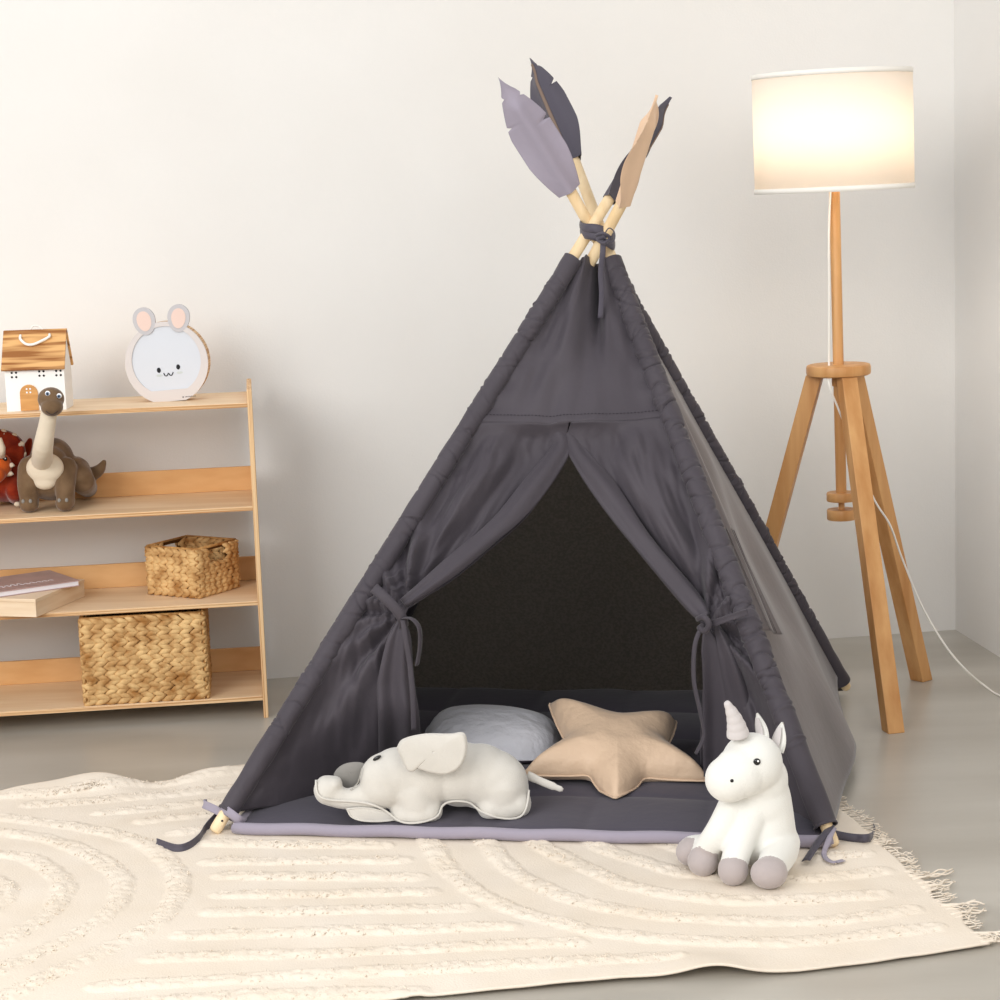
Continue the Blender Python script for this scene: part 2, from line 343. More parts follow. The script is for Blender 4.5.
def sleeve(k, t0, t1, r, seed, n=340, dens=70, amp=.0035):
    n = int(n*2.1); rs = np.random.RandomState(seed); a = pl(k, t0); b = pl(k, t1); L = np.linalg.norm(b-a); d = (b-a)/L
    seg = 28; l = np.linspace(0, L, n)[:, None]; th = np.linspace(0, 2*np.pi, seg, endpoint=False)[None, :]
    R = np.full((n, seg), r); R = R*(1+.05*vn(l*14+seed, th*0)+.05*vn(l*30, th*1.2+seed))
    for _ in range(dens):
        c = rs.uniform(.12*L, .97*L)**1.0; tilt = rs.uniform(.004, .020)*rs.choice([-1, 1]); ph = rs.uniform(0, 6.28)
        wv = rs.uniform(.0016, .004); A = amp*rs.uniform(.5, 1.2)*rs.choice([.6, -1, -1])
        wn = .5+.5*np.cos(th-rs.uniform(0, 6.28))
        R = R+A*np.exp(-((l-c-tilt*np.sin(th+ph))/wv)**2)*wn
    R[-1, :] *= 1.02; R[:3, :] = r*1.06
    up = V(0, -1, 0); n1 = up-np.dot(up, d)*d; n1 /= np.linalg.norm(n1); n2 = np.cross(d, n1)
    G = a+l[..., None]*d+R[..., None]*(np.cos(th)[..., None]*n1+np.sin(th)[..., None]*n2)
    return grid('pole_sleeve', G, canvas, tent, close_v=True, thick=.0015)
sleeve('FL', .034, .957, .0195, 1, amp=.0036); sleeve('FR', .03, .952, .0215, 2, dens=120, amp=.0052)
sleeve('BR', .02, .93, .0185, 3, dens=110, amp=.0045); sleeve('BL', .03, .93, .019, 4, dens=40, n=160)
def unit(a): return a/np.linalg.norm(a)
fn = unit(np.cross(foot['FR']-foot['FL'], pl('FL', 1)-foot['FL'])); fn = fn if fn[1] < 0 else -fn      # front outward normal
# yoke above the opening
n, m = 70, 110
T = np.linspace(.957, .672, n)[:, None]*np.ones((1, m)); S = np.linspace(0, 1, m)[None, :]*np.ones((n, 1))
FLp = foot['FL']+T[..., None]*(cross['FL']-foot['FL']); FRp = foot['FR']+T[..., None]*(cross['FR']-foot['FR'])
Tb = T
G = FLp*(1-S[..., None])+FRp*S[..., None]
env = np.sin(np.pi*S)**.6; tt = (.957-T)/(.957-.672)
h = env*(.016*(1-tt)**1.2*np.cos(S*15.5+.6)+.010*vn(S*5, tt*2+4)+.006*vn(S*13, tt*4)+.004*np.sin(S*38+3*tt)*np.exp(-((S-.5)/.16)**2)*sst(.6, 1, tt)+.012*tt)
h += .006*np.sin(T*160)*(np.exp(-S/.06)+np.exp(-(1-S)/.07))*sst(0, .02, S)*sst(0, .02, 1-S)
h -= .045*np.exp(-((S-.64)/.055)**2)*(1-sst(.1, .75, tt))
G = G+h[..., None]*fn; G[..., 2] -= .012*env*sst(.5, 1, tt)
yoke = grid('front_panel', G, canvas, tent, thick=.0015)
seam = G[-4]+fn*.002
ms = MB()
for i in range(2, m-3, 2):
    ms.tube([seam[i]+(0, 0, .0), seam[i+1]], .0007, 5)
ms.build('stitching', stitch, yoke)
yoke_bottom = G[-1]
# curtains
def curtain(side):
    k = 'FL' if side < 0 else 'FR'
    if side < 0:
        e = [at(564, 428, 4.455), at(565, 441, 4.43), at(566, 462, 4.405), at(528, 515, 4.34), at(490, 549, 4.29), at(452, 580, 4.25), at(408, 609, 4.22)]
        lo = [at(404, 618, 4.22), at(410, 650, 4.22), at(415, 700, 4.24), onz(419, 770, .05), onz(420, 778, .04)]
        s_top = .49; tie = at(405, 612, 4.22); tp = .365
    else:
        e = [at(562, 426, 4.455), at(565, 440, 4.43), at(578, 468, 4.39), at(608, 512, 4.33), at(646, 560, 4.26), at(690, 612, 4.20), at(703, 623, 4.17)]
        lo = [at(704, 632, 4.17), at(704, 660, 4.19), at(702, 700, 4.22), at(700, 740, 4.24), onz(700, 775, .05)]
        s_top = .51; tie = at(706, 625, 4.17); tp = .34
    n, m = 150, 90; w0 = .5; nt_ = int(n*w0)
    Iu = spline(e, nt_); Il = spline(lo, n-nt_); I = np.vstack([Iu, Il])
    T = np.concatenate([np.linspace(.674, tp+.03, nt_), np.linspace(tp+.026, .032, n-nt_)])
    O = np.array([pl(k, t) for t in T]); O[:, 1] += 0
    s = np.linspace(0, 1, m)
    G = O[:, None]*(1-s[None, :, None])+I[:, None]*s[None, :, None]
    # top row follows the bottom of the yoke
    yb = yoke_bottom[:55] if side < 0 else yoke_bottom[::-1][:55]
    row0 = spline(yb[::6], m); bl = np.exp(-np.arange(n)/14.)[:, None, None]
    G = G*(1-bl)+(G-G[0][None]+row0[None])*bl
    # bottom of the curtain drops and turns inwards
    dv = G-tie; ex = unit(V(1, -.18, 0))*(-side); ez = V(0, 0, 1)
    A_ = (dv@ex); B_ = dv@ez; r = np.sqrt((dv**2).sum(-1))
    th = np.arctan2(B_, -A_*1.0)
    ss = s[None, :]; pole0 = np.sin(np.pi*np.clip(ss*.5/.5, 0, 1))**.5*sst(0, .12, ss)
    g = r/(r+.05)*np.exp(-r*1.6)
    h = pole0*g*(.028*np.sin(th*9+side)+.018*np.sin(th*17+1.3*side)+.028*vn(th*2.3+7, r*4))+.0035*np.sin(T[:, None]*190+2*vn(T[:, None]*30, ss*2))*np.exp(-ss/.10)*sst(0, .03, ss)
    h -= pole0*.055*np.exp(-((ss-.78)/.15)**2)*np.exp(-(((np.arange(n)/n)[:, None]-.33)/.13)**2)
    h += pole0*.03*np.exp(-((ss-.4)/.2)**2)*np.exp(-(((np.arange(n)/n)[:, None]-.2)/.16)**2)
    lowr = sst(w0, w0+.08, (np.arange(n)/n))[:, None]
    h += lowr*.012*np.sin(ss*24+1)*sst(.45, .8, ss)*(.4+.6*(np.arange(n)/n))[:, None]
    h -= lowr*.07*np.exp(-((ss-.5)/.28)**2)*sst(.6, 1, (np.arange(n)/n))[:, None]*(1 if side < 0 else 1.3)
    h = h*sst(0, .06, np.arange(n)/n)[:, None]+pole0*(.010*vn(ss*7+side, T[:, None]*16)+.005*vn(ss*16, T[:, None]*34+ss*9))*sst(0, .1, np.arange(n)/n)[:, None]
    G = G+h[..., None]*fn
    G[..., 2] = np.maximum(G[..., 2], .036)
    c = grid('front_curtain', G, canvas, tent, thick=.0015)
    # rolled hem
    hp = np.array(e)+fn*.016; H = spline(hp, 70); T_ = np.linspace(0, 1, 70)
    rr = .008+.016*np.sin(np.pi*np.clip(T_*.9+.05, 0, 1))**.8*(1+.15*np.sin(T_*17))
    off = unit(V(-.5*(-side), 0, .6)) if side < 0 else unit(V(.6, 0, .5))
    H = H+np.outer(rr*.75, off)+fn*.004
    vs, fs = tube(H, rr, 28, True, .62, up=fn)
    vs = np.array(vs); tt_ = np.repeat(T_, 28); aa = np.tile(np.arange(28), 70)
    vs = vs+np.outer(.0022*np.sin(aa*.9+tt_*5)+.0016*vn(aa*.8, tt_*9), fn)
    mesh('rolled_hem', vs, fs, canvas, c)
    return c
cl = curtain(-1); cr = curtain(1)
# tie-back straps and the gathered tails under them
ribbon('tie_back', [at(374, 588, 4.165), at(383, 596, 4.15), at(394, 607, 4.145), at(402, 618, 4.15), at(404, 627, 4.17)], .021, canvas, tent, (1, 0, .75))
def tail(pts, wid, seed, parent, mat=canvas, depth=.02, nf=3):
    P = spline(pts, 60); n = 60; m = 40; G = np.zeros((n, m, 3))
    for i in range(n):
        w_ = np.interp(i/(n-1), np.linspace(0, 1, len(wid)), wid)
        for j in range(m):
            s = j/(m-1); 
            G[i, j] = P[i]+V(w_*(s-.5), -(depth*(min(1, .25+i/n*1.2))*math.sin(s*math.pi*nf+seed)*.5+.01*math.sin(s*math.pi)), 0)
    return grid('gathered_tail', G, mat, parent, thick=.0015)
tail([at(402, 618, 4.19), at(399, 640, 4.18), at(396, 680, 4.19), at(399, 720, 4.21), onz(400, 772, .045)], [.012, .05, .075, .085, .09], 1, cl)
ribbon('tie_tail', [at(403, 620, 4.145), at(406, 640, 4.14), at(410, 665, 4.145), at(413, 700, 4.15), at(414, 730, 4.16)], .011, canvas, tent, (1, .1, 0))
ribbon('tie_loop', [at(404, 618, 4.15), at(412, 619, 4.13), at(419, 628, 4.13), at(420, 645, 4.14), at(417, 665, 4.15)], .012, canvas, tent, (.6, .8, 0))
tail([at(706, 627, 4.14), at(712, 650, 4.14), at(716, 690, 4.15), at(717, 735, 4.16), at(718, 775, 4.17)], [.012, .045, .055, .06, .06], 2, cr, nf=2)
tail([at(716, 624, 4.13), at(729, 655, 4.12), at(742, 700, 4.13), at(750, 750, 4.14), at(756, 790, 4.15)], [.012, .04, .06, .07, .08], 4, cr, nf=2)
ribbon('tie_tail', [at(703, 624, 4.11), at(695, 645, 4.10), at(694, 680, 4.10), at(700, 710, 4.10), at(704, 735, 4.11), at(696, 754, 4.12)], .009, lilac if 0 else canvas, tent, (1, .1, 0), twist=1.2)
ribbon('tie_back', [at(748, 612, 4.06), at(735, 616, 4.06), at(720, 621, 4.08), at(706, 625, 4.11), at(700, 624, 4.12)], .013, canvas, tent, (0, 0, 1))
mb = MB(); mb.tube(spline([at(698, 619, 4.11), at(704, 617, 4.09), at(709, 624, 4.085), at(705, 631, 4.095), at(699, 627, 4.11)], 20), .006, 10); mb.build('tie_knot', canvas, tent)
# side and back panels
def panel(name, ka, kb, ta, tb, out, mat, bow=.03, seed=1, n=90, m=90, thick=.0015, wr=.010):
    T = np.linspace(0, 1, n)[:, None]*np.ones((1, m)); S = np.linspace(0, 1, m)[None, :]*np.ones((n, 1))
    A = foot[ka]+(ta+(tb[0]-ta)*T)[..., None]*(cross[ka]-foot[ka]); B = foot[kb]+(ta+(tb[1]-ta)*T)[..., None]*(cross[kb]-foot[kb])
    G = A*(1-S[..., None])+B*S[..., None]; e = np.sin(np.pi*S)**.7
    G = G+(e*(wr*vn(S*4+seed, T*3)+wr*.6*vn(S*3+T*6, T*2+seed)+wr*.12*vn(S*9, T*9)+bow*T**2*np.sin(np.pi*np.clip(S*.9+.1, 0, 1))))[..., None]*out
    G[..., 2] = np.maximum(G[..., 2]-.03*T**4*e, .010 if name != 'back_panel' else -.001)
    return grid(name, G, mat, tent, thick=thick)
ro = unit(np.cross(foot['BR']-foot['FR'], pl('FR', 1)-foot['FR'])); ro = ro if ro[0] > 0 else -ro
lo_ = unit(np.cross(foot['BL']-foot['FL'], pl('FL', 1)-foot['FL'])); lo_ = lo_ if lo_[0] < 0 else -lo_
bo = unit(np.cross(foot['BL']-foot['BR'], pl('BR', 1)-foot['BR'])); bo = bo if bo[1] > 0 else -bo
sp = panel('side_panel', 'FR', 'BR', .94, (.02, .04), ro, canvas_lit, bow=.045, seed=2, wr=.012)
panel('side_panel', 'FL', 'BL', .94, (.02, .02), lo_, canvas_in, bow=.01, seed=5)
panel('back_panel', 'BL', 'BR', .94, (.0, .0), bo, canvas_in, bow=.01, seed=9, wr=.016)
# loose flap along the front pole of the side panel
n, m = 90, 24; G = np.zeros((n, m, 3))
for i in range(n):
    f = i/(n-1); t = .72-.40*f; wmax = .012+.085*f**1.1
    a = pl('FR', t)+ro*.016; b = a+(pl('BR', t)-pl('FR', t))*(wmax/np.linalg.norm(pl('BR', t)-pl('FR', t)))+V(0, 0, -.05*f)+ro*(.004+.040*f)
    for j in range(m):
        s = j/(m-1); G[i, j] = a*(1-s)+b*s+ro*(.004*math.sin(s*9+f*4)*f)
grid('side_flap', G, canvas_lit, sp, thick=.0015)
G2 = G.copy(); 
mb = MB()
for q in (.35, .6, .8): mb.tube([G[int((n-1)*f_), int(q*(m-1))]+ro*.003 for f_ in np.linspace(.6, 1, 10)], .0012, 5)
mb.build('flap_pleats', canvas_lit, sp)
# strap round the crossing
cc = sum(cross.values())/4
def ring(rx, rz, z0, tilt, ph, w_, name='top_strap'):
    P_ = []
    for a in np.linspace(ph, ph+2*math.pi, 50):
        P_.append(cc+V(rx*math.cos(a), rz*math.sin(a), z0+tilt*math.cos(a)+.003*math.sin(3*a)))
    return ribbon(name, P_, w_, darkf, tent, (0, 0, 1), n=80)
ring(.036, .058, .010, -.012, 0, .02); ring(.035, .056, -.006, -.016, .4, .02); ring(.036, .055, .002, -.02, .9, .012)
kx = at(603, 238, 4.50)
mb = MB(); mb.tube(spline([kx+V(-.014, 0, .006), kx+V(0, -.012, .010), kx+V(.014, -.002, 0), kx+V(.002, -.014, -.010), kx+V(-.010, 0, -.004), kx+V(.004, -.01, .004)], 40), .006, 10, flat=.6); mb.build('strap_knot', darkf, tent)
ribbon('strap_loop', [kx, kx+V(.012, -.01, .02), kx+V(.024, -.006, .010), kx+V(.02, -.01, -.008), kx+V(.004, -.008, 0)], .008, darkf, tent, (0, 1, 0), n=30)
ribbon('strap_tail', [kx, kx+V(-.002, -.012, -.03), kx+V(-.007, -.006, -.07), kx+V(-.006, .0, -.12), kx+V(-.010, .004, -.17)], .012, darkf, tent, (1, .2, 0), n=30)
# feathers on the pole tips
def feather(k, base, tip, wdir, wid, mat, mat2, notch, name_lab, curl=.0, seed=0):
    base = V(*base); tip = V(*tip); ax = tip-base; L = np.linalg.norm(ax); ax /= L
    wdv = V(*wdir); wdv = unit(wdv-np.dot(wdv, ax)*ax); nn = np.cross(wdv, ax); nn = nn if nn[1] < 0 else -nn
    n, m = 90, 33; lay = []
    for sgn in (1, -1):
        G = np.zeros((n, m, 3))
        for i in range(n):
            t = i/(n-1); prof = (.34+.74*math.sin(math.pi*min(1, t*.88+.10))**1.0)*(1-t**5)**.8
            prof = min(prof, 1.02)
            if t > .87: prof *= (1-(t-.87)/.13*.55)
            for j in range(m):
                s = j/(m-1)*2-1; hw = wid/2*prof
                for (tn, sd, dp) in notch:
                    if s*sd > 0:
                        dd = (t-tn)/.028
                        if 0 <= dd < 1: hw *= 1-dp*(1-dd)
                x = s*hw; bul = .014*math.exp(-(x/.016)**2)*(1 if t < .72 else math.exp(-((t-.72)/.1)**2))+.003*(1-s*s)
                bend = curl*(s*abs(s))*hw*1.2+.006*math.sin(t*9+seed)*s*s
                G[i, j] = base+ax*t*L+wdv*x+nn*(sgn*bul+bend)
        lay.append(G)
    full = np.concatenate([lay[0], lay[1][:, ::-1]], axis=1)
    o = grid('feather', full, mat, poles[k], close_v=True); o['label'] = name_lab
    if mat2:
        mb = MB(); mb.tube([lay[0][i, m//2]+nn*.001 for i in range(2, 86, 3)], [.006*(1-.5*i/28) for i in range(28)], 10, flat=.4, up=nn)
        q = mb.build('feather_spine', mat2, o); q['label'] = 'brown spine'
    return o
brn = M_('brown_cotton', (122, 104, 92), .7, .2)
def pp(k, t): return pl(k, t)
def px_t(k, y):                                   # pole parameter at an image height
    lo, hi = .8, 1.6
    for _ in range(40):
        mid = (lo+hi)/2; p = CMn.T@(pl(k, mid)-ORG); yy = 500-FPX*p[1]/-p[2]
        if yy > y: lo = mid
        else: hi = mid
    return mid
b = pp('BR', px_t('BR', 191)); tY = pp('BR', px_t('BR', 80))
feather('BR', b, at(498, 77, tY[1]), (1, .15, .1), .094, lilac, None, [(.62, -1, .35), (.55, 1, .3), (.80, 1, .4), (.84, -1, .35)], 'lilac feather')
b = pp('FR', px_t('FR', 162)); tY = pp('FR', px_t('FR', 62))
feather('FR', b, at(530, 58, tY[1]), (1, -.75, .1), .098, darkf, brn, [(.66, 1, .5), (.84, -1, .45), (.9, 1, .3)], 'dark grey feather with brown spine', .1, 2)
b = pp('BL', px_t('BL', 203)); tY = pp('BL', px_t('BL', 100))
feather('BL', b, at(657, 95, tY[1]), (.12, 1, -.1), .10, peach, None, [(.5, 1, .3), (.62, -1, .3), (.8, -1, .35)], 'beige feather', .2, 1)
b = pp('FL', px_t('FL', 200)); tY = pp('FL', px_t('FL', 100))
feather('FL', b, at(671, 97, tY[1]), (.22, 1, -.1), .10, darkf, brn, [(.5, 1, .3), (.7, -1, .3)], 'dark grey feather', .1, 3)
# corner straps
f = foot['FL']
ribbon('corner_strap', [at(222, 812, 4.12), at(214, 819, 4.1), at(205, 829, 4.07), onz(199, 838, .02), onz(188, 846, .018), onz(175, 848, .018), onz(156, 842, .022)], .015, darkf, tent, (0, .3, 1), n=50)
f = foot['FR']
ribbon('corner_strap', [at(831, 826, 3.86), at(825, 834, 3.83), at(816, 846, 3.80), onz(806, 861, .02)], .017, darkf, tent, (1, 0, .3), n=30)
ribbon('corner_strap', [at(833, 834, 3.88), onz(842, 836, .02), onz(856, 838, .018), onz(868, 838, .02), at(874, 834, 3.95), at(873, 826, 3.97)], .016, darkf, tent, (0, .1, 1), n=40)

# ------------------------------------------------------------------ play mat
exm = unit((foot['FR']-foot['FL'])*V(1, 1, 0)); eym = unit((foot['BR']-foot['FR'])*V(1, 1, 0))
m0 = onz(236, 826, .03); mw = np.linalg.norm(onz(829, 840, .03)-m0); md = 1.15
matroot = empty('play_mat', m0+exm*mw/2+eym*md/2-V(0, 0, .02), 'quilted charcoal play mat with lilac edge lying inside the tent', 'mat')
n = 150; a = np.linspace(0, 1, n)[:, None]*np.ones((1, n)); b = a.T
qa = np.abs(np.sin(a*math.pi*5)); qb = np.abs(np.sin(b*math.pi*5)); q = (qa*qb)**.35
e = np.minimum(np.minimum(a, 1-a)*mw, np.minimum(b, 1-b)*md); eh = np.sqrt(np.clip(e/.012, 0, 1))
zt = .024+eh*(.006+.012*q)+.003*vn(a*9, b*9)*eh
base = m0*V(1, 1, 0)
mp2 = lambda a, b: base+exm*mw*(a*(1-.055*b))+eym*md*b
G = np.array([[mp2(a[i, j], b[i, j])+V(0, 0, zt[i, j]) for j in range(n)] for i in range(n)])
grid('quilted_top', G, matt, matroot)
loop = [mp2(0, 1-s) for s in np.linspace(0, 1, 50)]+[mp2(s, 0) for s in np.linspace(0, 1, 60)[1:]]+[mp2(1, s) for s in np.linspace(0, 1, 50)[1:]]
mb = MB(); pts = np.array(loop); pts[:, 2] = .0255+.0012*np.sin(np.arange(len(pts))*.7)
mb.tube(pts, .0115, 14, flat=1.05, up=(0, 0, 1)); mb.build('lilac_border', lilac, matroot)
mb = MB(); mb.v = [tuple(base+V(0, 0, .0175)), tuple(mp2(1, 0)+V(0, 0, .0175)), tuple(mp2(1, 1)+V(0, 0, .0175)), tuple(mp2(0, 1)+V(0, 0, .0175))]; mb.f = [(3, 2, 1, 0)]
mb.build('mat_underside', lilac, matroot)
ribbon('mat_tie', [at(240, 823, 4.06), at(232, 817, 4.09), at(222, 813, 4.08), at(212, 808, 4.09), at(203, 804, 4.11), at(206, 803, 4.13)], .016, lilac, matroot, (.2, .3, 1), n=40)
ribbon('mat_tie', [at(222, 808, 4.08), at(230, 813, 4.06), at(238, 819, 4.055), at(244, 822, 4.07)], .018, lilac, matroot, (.4, 0, .6), n=20)
ribbon('mat_tie', [onz(249, 822, .03), onz(250, 829, .02), onz(253, 833, .018)], .012, lilac, matroot, (1, 0, 0), n=20)
ribbon('mat_tie', [at(834, 828, 3.85), at(828, 842, 3.8), onz(824, 855, .019), onz(832, 862, .018), onz(844, 860, .018)], .010, lilac, matroot, (1, .3, 0), n=40)

# ------------------------------------------------------------------ blob modelling
def blob(parts, vox=.0035, sm=6):
    mb = MB()
    for p in parts:
        if p[0] == 's':                                    # sphere / ellipsoid  ('s', centre, (rx,ry,rz), euler)
            bm = bmesh.new(); bmesh.ops.create_icosphere(bm, subdivisions=4, radius=1)
            r = p[2] if not np.isscalar(p[2]) else (p[2],)*3; E_ = Euler(p[3] if len(p) > 3 else (0, 0, 0)).to_matrix()
            bm.verts.index_update()
            mb.add([tuple(V(*(E_ @ Vector((v.co.x*r[0], v.co.y*r[1], v.co.z*r[2]))))+V(*p[1])) for v in bm.verts], [[v.index for v in f.verts] for f in bm.faces]); bm.free()
        else:                                              # chain ('c', points, radii)
            P_ = spline(p[1], 14); R_ = np.interp(np.linspace(0, 1, 14), np.linspace(0, 1, len(p[2])), p[2])
            d0 = unit(P_[0]-P_[1]); d1 = unit(P_[-1]-P_[-2])
            pts = [P_[0]+d0*R_[0]*math.sin(a) for a in (1.5, 1.1, .6)]+list(P_)+[P_[-1]+d1*R_[-1]*math.sin(a) for a in (.6, 1.1, 1.5)]
            rr = [R_[0]*math.cos(a) for a in (1.5, 1.1, .6)]+list(R_)+[R_[-1]*math.cos(a) for a in (.6, 1.1, 1.5)]
            mb.tube(pts, rr, 20)
    o = mb.build('tmp', None); md_ = o.modifiers.new('r', 'REMESH'); md_.mode = 'VOXEL'; md_.voxel_size = vox
    s_ = o.modifiers.new('s', 'SMOOTH'); s_.iterations = sm; s_.factor = .6
    dg = bpy.context.evaluated_depsgraph_get(); me = bpy.data.meshes.new_from_object(o.evaluated_get(dg))
    vs = np.array([v.co[:] for v in me.vertices]); fs = [tuple(p.vertices) for p in me.polygons]
    old = o.data; bpy.data.objects.remove(o); bpy.data.meshes.remove(old); bpy.data.meshes.remove(me)
    return vs, fs
def split(vs, fs, pred):
    """pred(centroid)->key; one (vs, fs) per key"""
    groups = {}
    for f in fs: groups.setdefault(pred(vs[list(f)].mean(0)), []).append(f)
    out = {}
    for k, fl_ in groups.items():
        ids = sorted({i for f in fl_ for i in f}); mp = {i: j for j, i in enumerate(ids)}
        out[k] = (vs[ids], [tuple(mp[i] for i in f) for f in fl_])
    return out
def ball(name, c, r, mat, parent, rot=None):
    r = (r,)*3 if np.isscalar(r) else r
    bm = bmesh.new(); bmesh.ops.create_uvsphere(bm, u_segments=20, v_segments=12, radius=1); bm.verts.index_update()
    E_ = Euler(rot or (0, 0, 0)).to_matrix()
    o = mesh(name, [tuple(V(*(E_ @ Vector((v.co.x*r[0], v.co.y*r[1], v.co.z*r[2]))))+V(*c)) for v in bm.verts], [[v.index for v in f.verts] for f in bm.faces], mat, parent); bm.free(); return o
def surf(vs, x, y):
    """nearest mesh point along the view ray of a picture position"""
    d = unit(ray(x, y)); rel = vs-ORG; t = rel@d; off = np.linalg.norm(rel-np.outer(t, d), axis=1)
    k = np.where(off < .006)[0]
    if not len(k): k = np.array([off.argmin()])
    tt = t[k].min(); return ORG+d*tt
def on_surf_line(vs, pts, n=30):
    P_ = spline([V(x, y, 0) for x, y in pts], n); return np.array([surf(vs, p[0], p[1]) for p in P_])

# ------------------------------------------------------------------ unicorn
zb = .013
uni = empty('plush_unicorn', onz(748, 866, .012), 'white plush unicorn with grey horn and hooves sitting in front of the tent', 'toy')
hB = onz(703, 861, zb+.027); hC = onz(733, 870, zb+.028); hD = onz(769, 873, zb+.030); hA = onz(690, 852, zb+.026)
Y0 = hC[1]
bodyc = at(757, 838, Y0+.085)
parts = [('s', at(758, 832, Y0+.09), (.066, .062, .062)), ('s', at(759, 802, Y0+.085), (.060, .052, .065)), ('s', at(761, 780, Y0+.075), (.050, .044, .055)),
  ('s', at(752, 763, Y0+.055), (.056, .053, .056)), ('s', at(729, 779, Y0+.030), (.044, .042, .043)), ('s', at(740, 772, Y0+.035), (.048, .045, .048)),
  ('c', [at(762, 772, Y0+.075), at(766, 800, Y0+.085), at(768, 832, Y0+.09)], [.040, .047, .052]), ('c', [at(735, 802, Y0+.07), at(720, 830, Y0+.045), hB+V(.002, .008, .012)], [.028, .026, .024]), ('s', hB, (.029, .031, .028)),
  ('c', [at(752, 812, Y0+.06), at(741, 840, Y0+.03), hC+V(.003, .01, .008)], [.032, .027, .025]), ('s', hC, (.028, .028, .029)),
  ('c', [at(781, 842, Y0+.085), at(780, 852, Y0+.05), hD+V(.006, .014, .004)], [.036, .033, .028]), ('s', hD, (.034, .028, .029)),
  ('c', [at(730, 838, Y0+.11), at(712, 848, Y0+.09), hA+V(.004, .01, .002)], [.034, .03, .026]), ('s', hA, (.027, .028, .026))]
uvs, ufs = blob(parts, .003, 14)
uc = [(hA, V(-.5, -.3, -.2), .004), (hB, V(-.35, -.6, -.65), .002), (hC, V(-.15, -.6, -.6), .001), (hD, V(-.25, -.85, -.25), -.003)]
def upred(c):
    for i, (h_, d_, of) in enumerate(uc):
        if np.linalg.norm(c-h_) < .038 and np.dot(c-h_, unit(d_)) > -.012+of and c[2] < .09: return i+1
    return 0
sp_ = split(uvs, ufs, upred)
mesh('body', *sp_[0], plushw, uni)
for i in (1, 2, 3, 4):
    if i in sp_: mesh('hoof', *sp_[i], hoofm, uni)
hb = at(738, 735, Y0+.035); ht = at(726, 702, Y0+.02)
mb = MB(); ts = np.linspace(0, 1, 40)
mb.tube([hb+(ht-hb)*t+V(.004*math.sin(t*3), 0, 0) for t in ts], [.0165*(1-t)**.8+.004+.0009*abs(math.sin(t*15)) for t in ts], 20); mb.build('horn', hornm, uni)
def ear(base, tip, w_, mat, mat2, nm='ear', fwd=(0, -1, 0), par=None):
    ax = tip-base; L = np.linalg.norm(ax); ax = ax/L; fw = V(*fwd); fw = unit(fw-np.dot(fw, ax)*ax); sd = np.cross(ax, fw)
    n, m = 24, 24; G = np.zeros((n, m, 3))
    for i in range(n):
        t = i/(n-1); hw = w_/2*math.sin(math.pi*(.28+.72*t))**.9+.0008; th = .007*(1-t)+.002
        for j in range(m):
            a = 2*math.pi*j/m; G[i, j] = base+ax*t*L+sd*hw*math.cos(a)+fw*(th*math.sin(a)-.5*hw*math.cos(a)**2*.0-(.004 if math.sin(a) > .3 else 0))
    o = grid(nm, G, mat, par, close_v=True)
    G2 = np.zeros((n-6, 8, 3))
    for i in range(2, n-4):
        t = i/(n-1); hw = (w_/2*math.sin(math.pi*(.28+.72*t))**.9)*.6
        for j in range(8): s = j/7*2-1; G2[i-2, j] = base+ax*t*L+sd*hw*s+fw*(.007*(1-t)+.003)
    grid('inner_ear', G2, mat2, o, thick=.001)
    return o
ear(at(764, 739, Y0+.065), at(757, 713, Y0+.075), .024, plushw, hornm, fwd=(-.6, -.8, 0), par=uni)
ear(at(777, 752, Y0+.075), at(782, 722, Y0+.085), .032, plushw, hornm, fwd=(-.75, -.65, 0), par=uni)
def eye(vs, x, y, r, par, rx=1, mat=black, hl=True, nm='eye'):
    p = surf(vs, x, y); e_ = ball(nm, p+V(0, .001, 0), (r*rx, r*.5, r), mat, par)
    if hl: ball('eye_highlight', p+V(r*.25, -r*.5, r*.35), (r*.28, r*.2, r*.28), white_g, e_)
eye(uvs, 757, 762, .0066, uni); eye(uvs, 732, 781, .0034, uni, hl=False, nm='nostril')

# ------------------------------------------------------------------ elephant
zm = .042
ele = empty('plush_elephant_pillow', onz(450, 815, zm), 'light grey plush elephant pillow lying on the front of the mat', 'toy')
YE = onz(420, 822, zm)[1]
E_ = lambda x, y, dy=0: at(x, y, YE+.045+dy)
parts = [('s', E_(425, 775, .01), (.066, .055, .066)), ('s', E_(460, 774, .015), (.066, .056, .066)), ('s', E_(492, 780, .015), (.066, .056, .062)), ('s', E_(508, 788, .012), (.042, .050, .05)),
  ('s', E_(397, 775, .005), (.056, .048, .056)), ('s', E_(385, 786, .0), (.050, .044, .044)), ('s', E_(386, 778, .0), (.052, .044, .052)),
  ('c', [E_(380, 793), E_(362, 797), E_(346, 799), E_(330, 794)], [.034, .026, .021, .024]), ('s', E_(327, 790), (.027, .028, .030)), ('s', E_(334, 783), (.017, .024, .014)),
  ('c', [E_(414, 790, -.005), E_(418, 806, -.01), E_(419, 813, -.012)], [.044, .040, .032]), ('s', E_(404, 812, -.006), (.028, .038, .026)), ('s', E_(418, 812, -.008), (.046, .042, .027)), ('s', E_(430, 810, -.01), (.026, .038, .026)),
  ('c', [E_(502, 788, .0), E_(503, 802, -.005), E_(505, 809, -.008)], [.048, .042, .032]), ('s', E_(492, 807, -.008), (.030, .040, .026)), ('s', E_(505, 806, -.006), (.050, .042, .030)), ('s', E_(518, 803, -.002), (.027, .040, .030))]
parts += [('s', E_(480, 776, .016), (.066, .056, .066)), ('s', E_(410, 776, .008), (.062, .052, .060)), ('s', E_(500, 782, .012), (.056, .052, .056))]
evs, efs = blob(parts, .0032, 16)
evs[:, 2] = np.maximum(evs[:, 2], zm-.001)
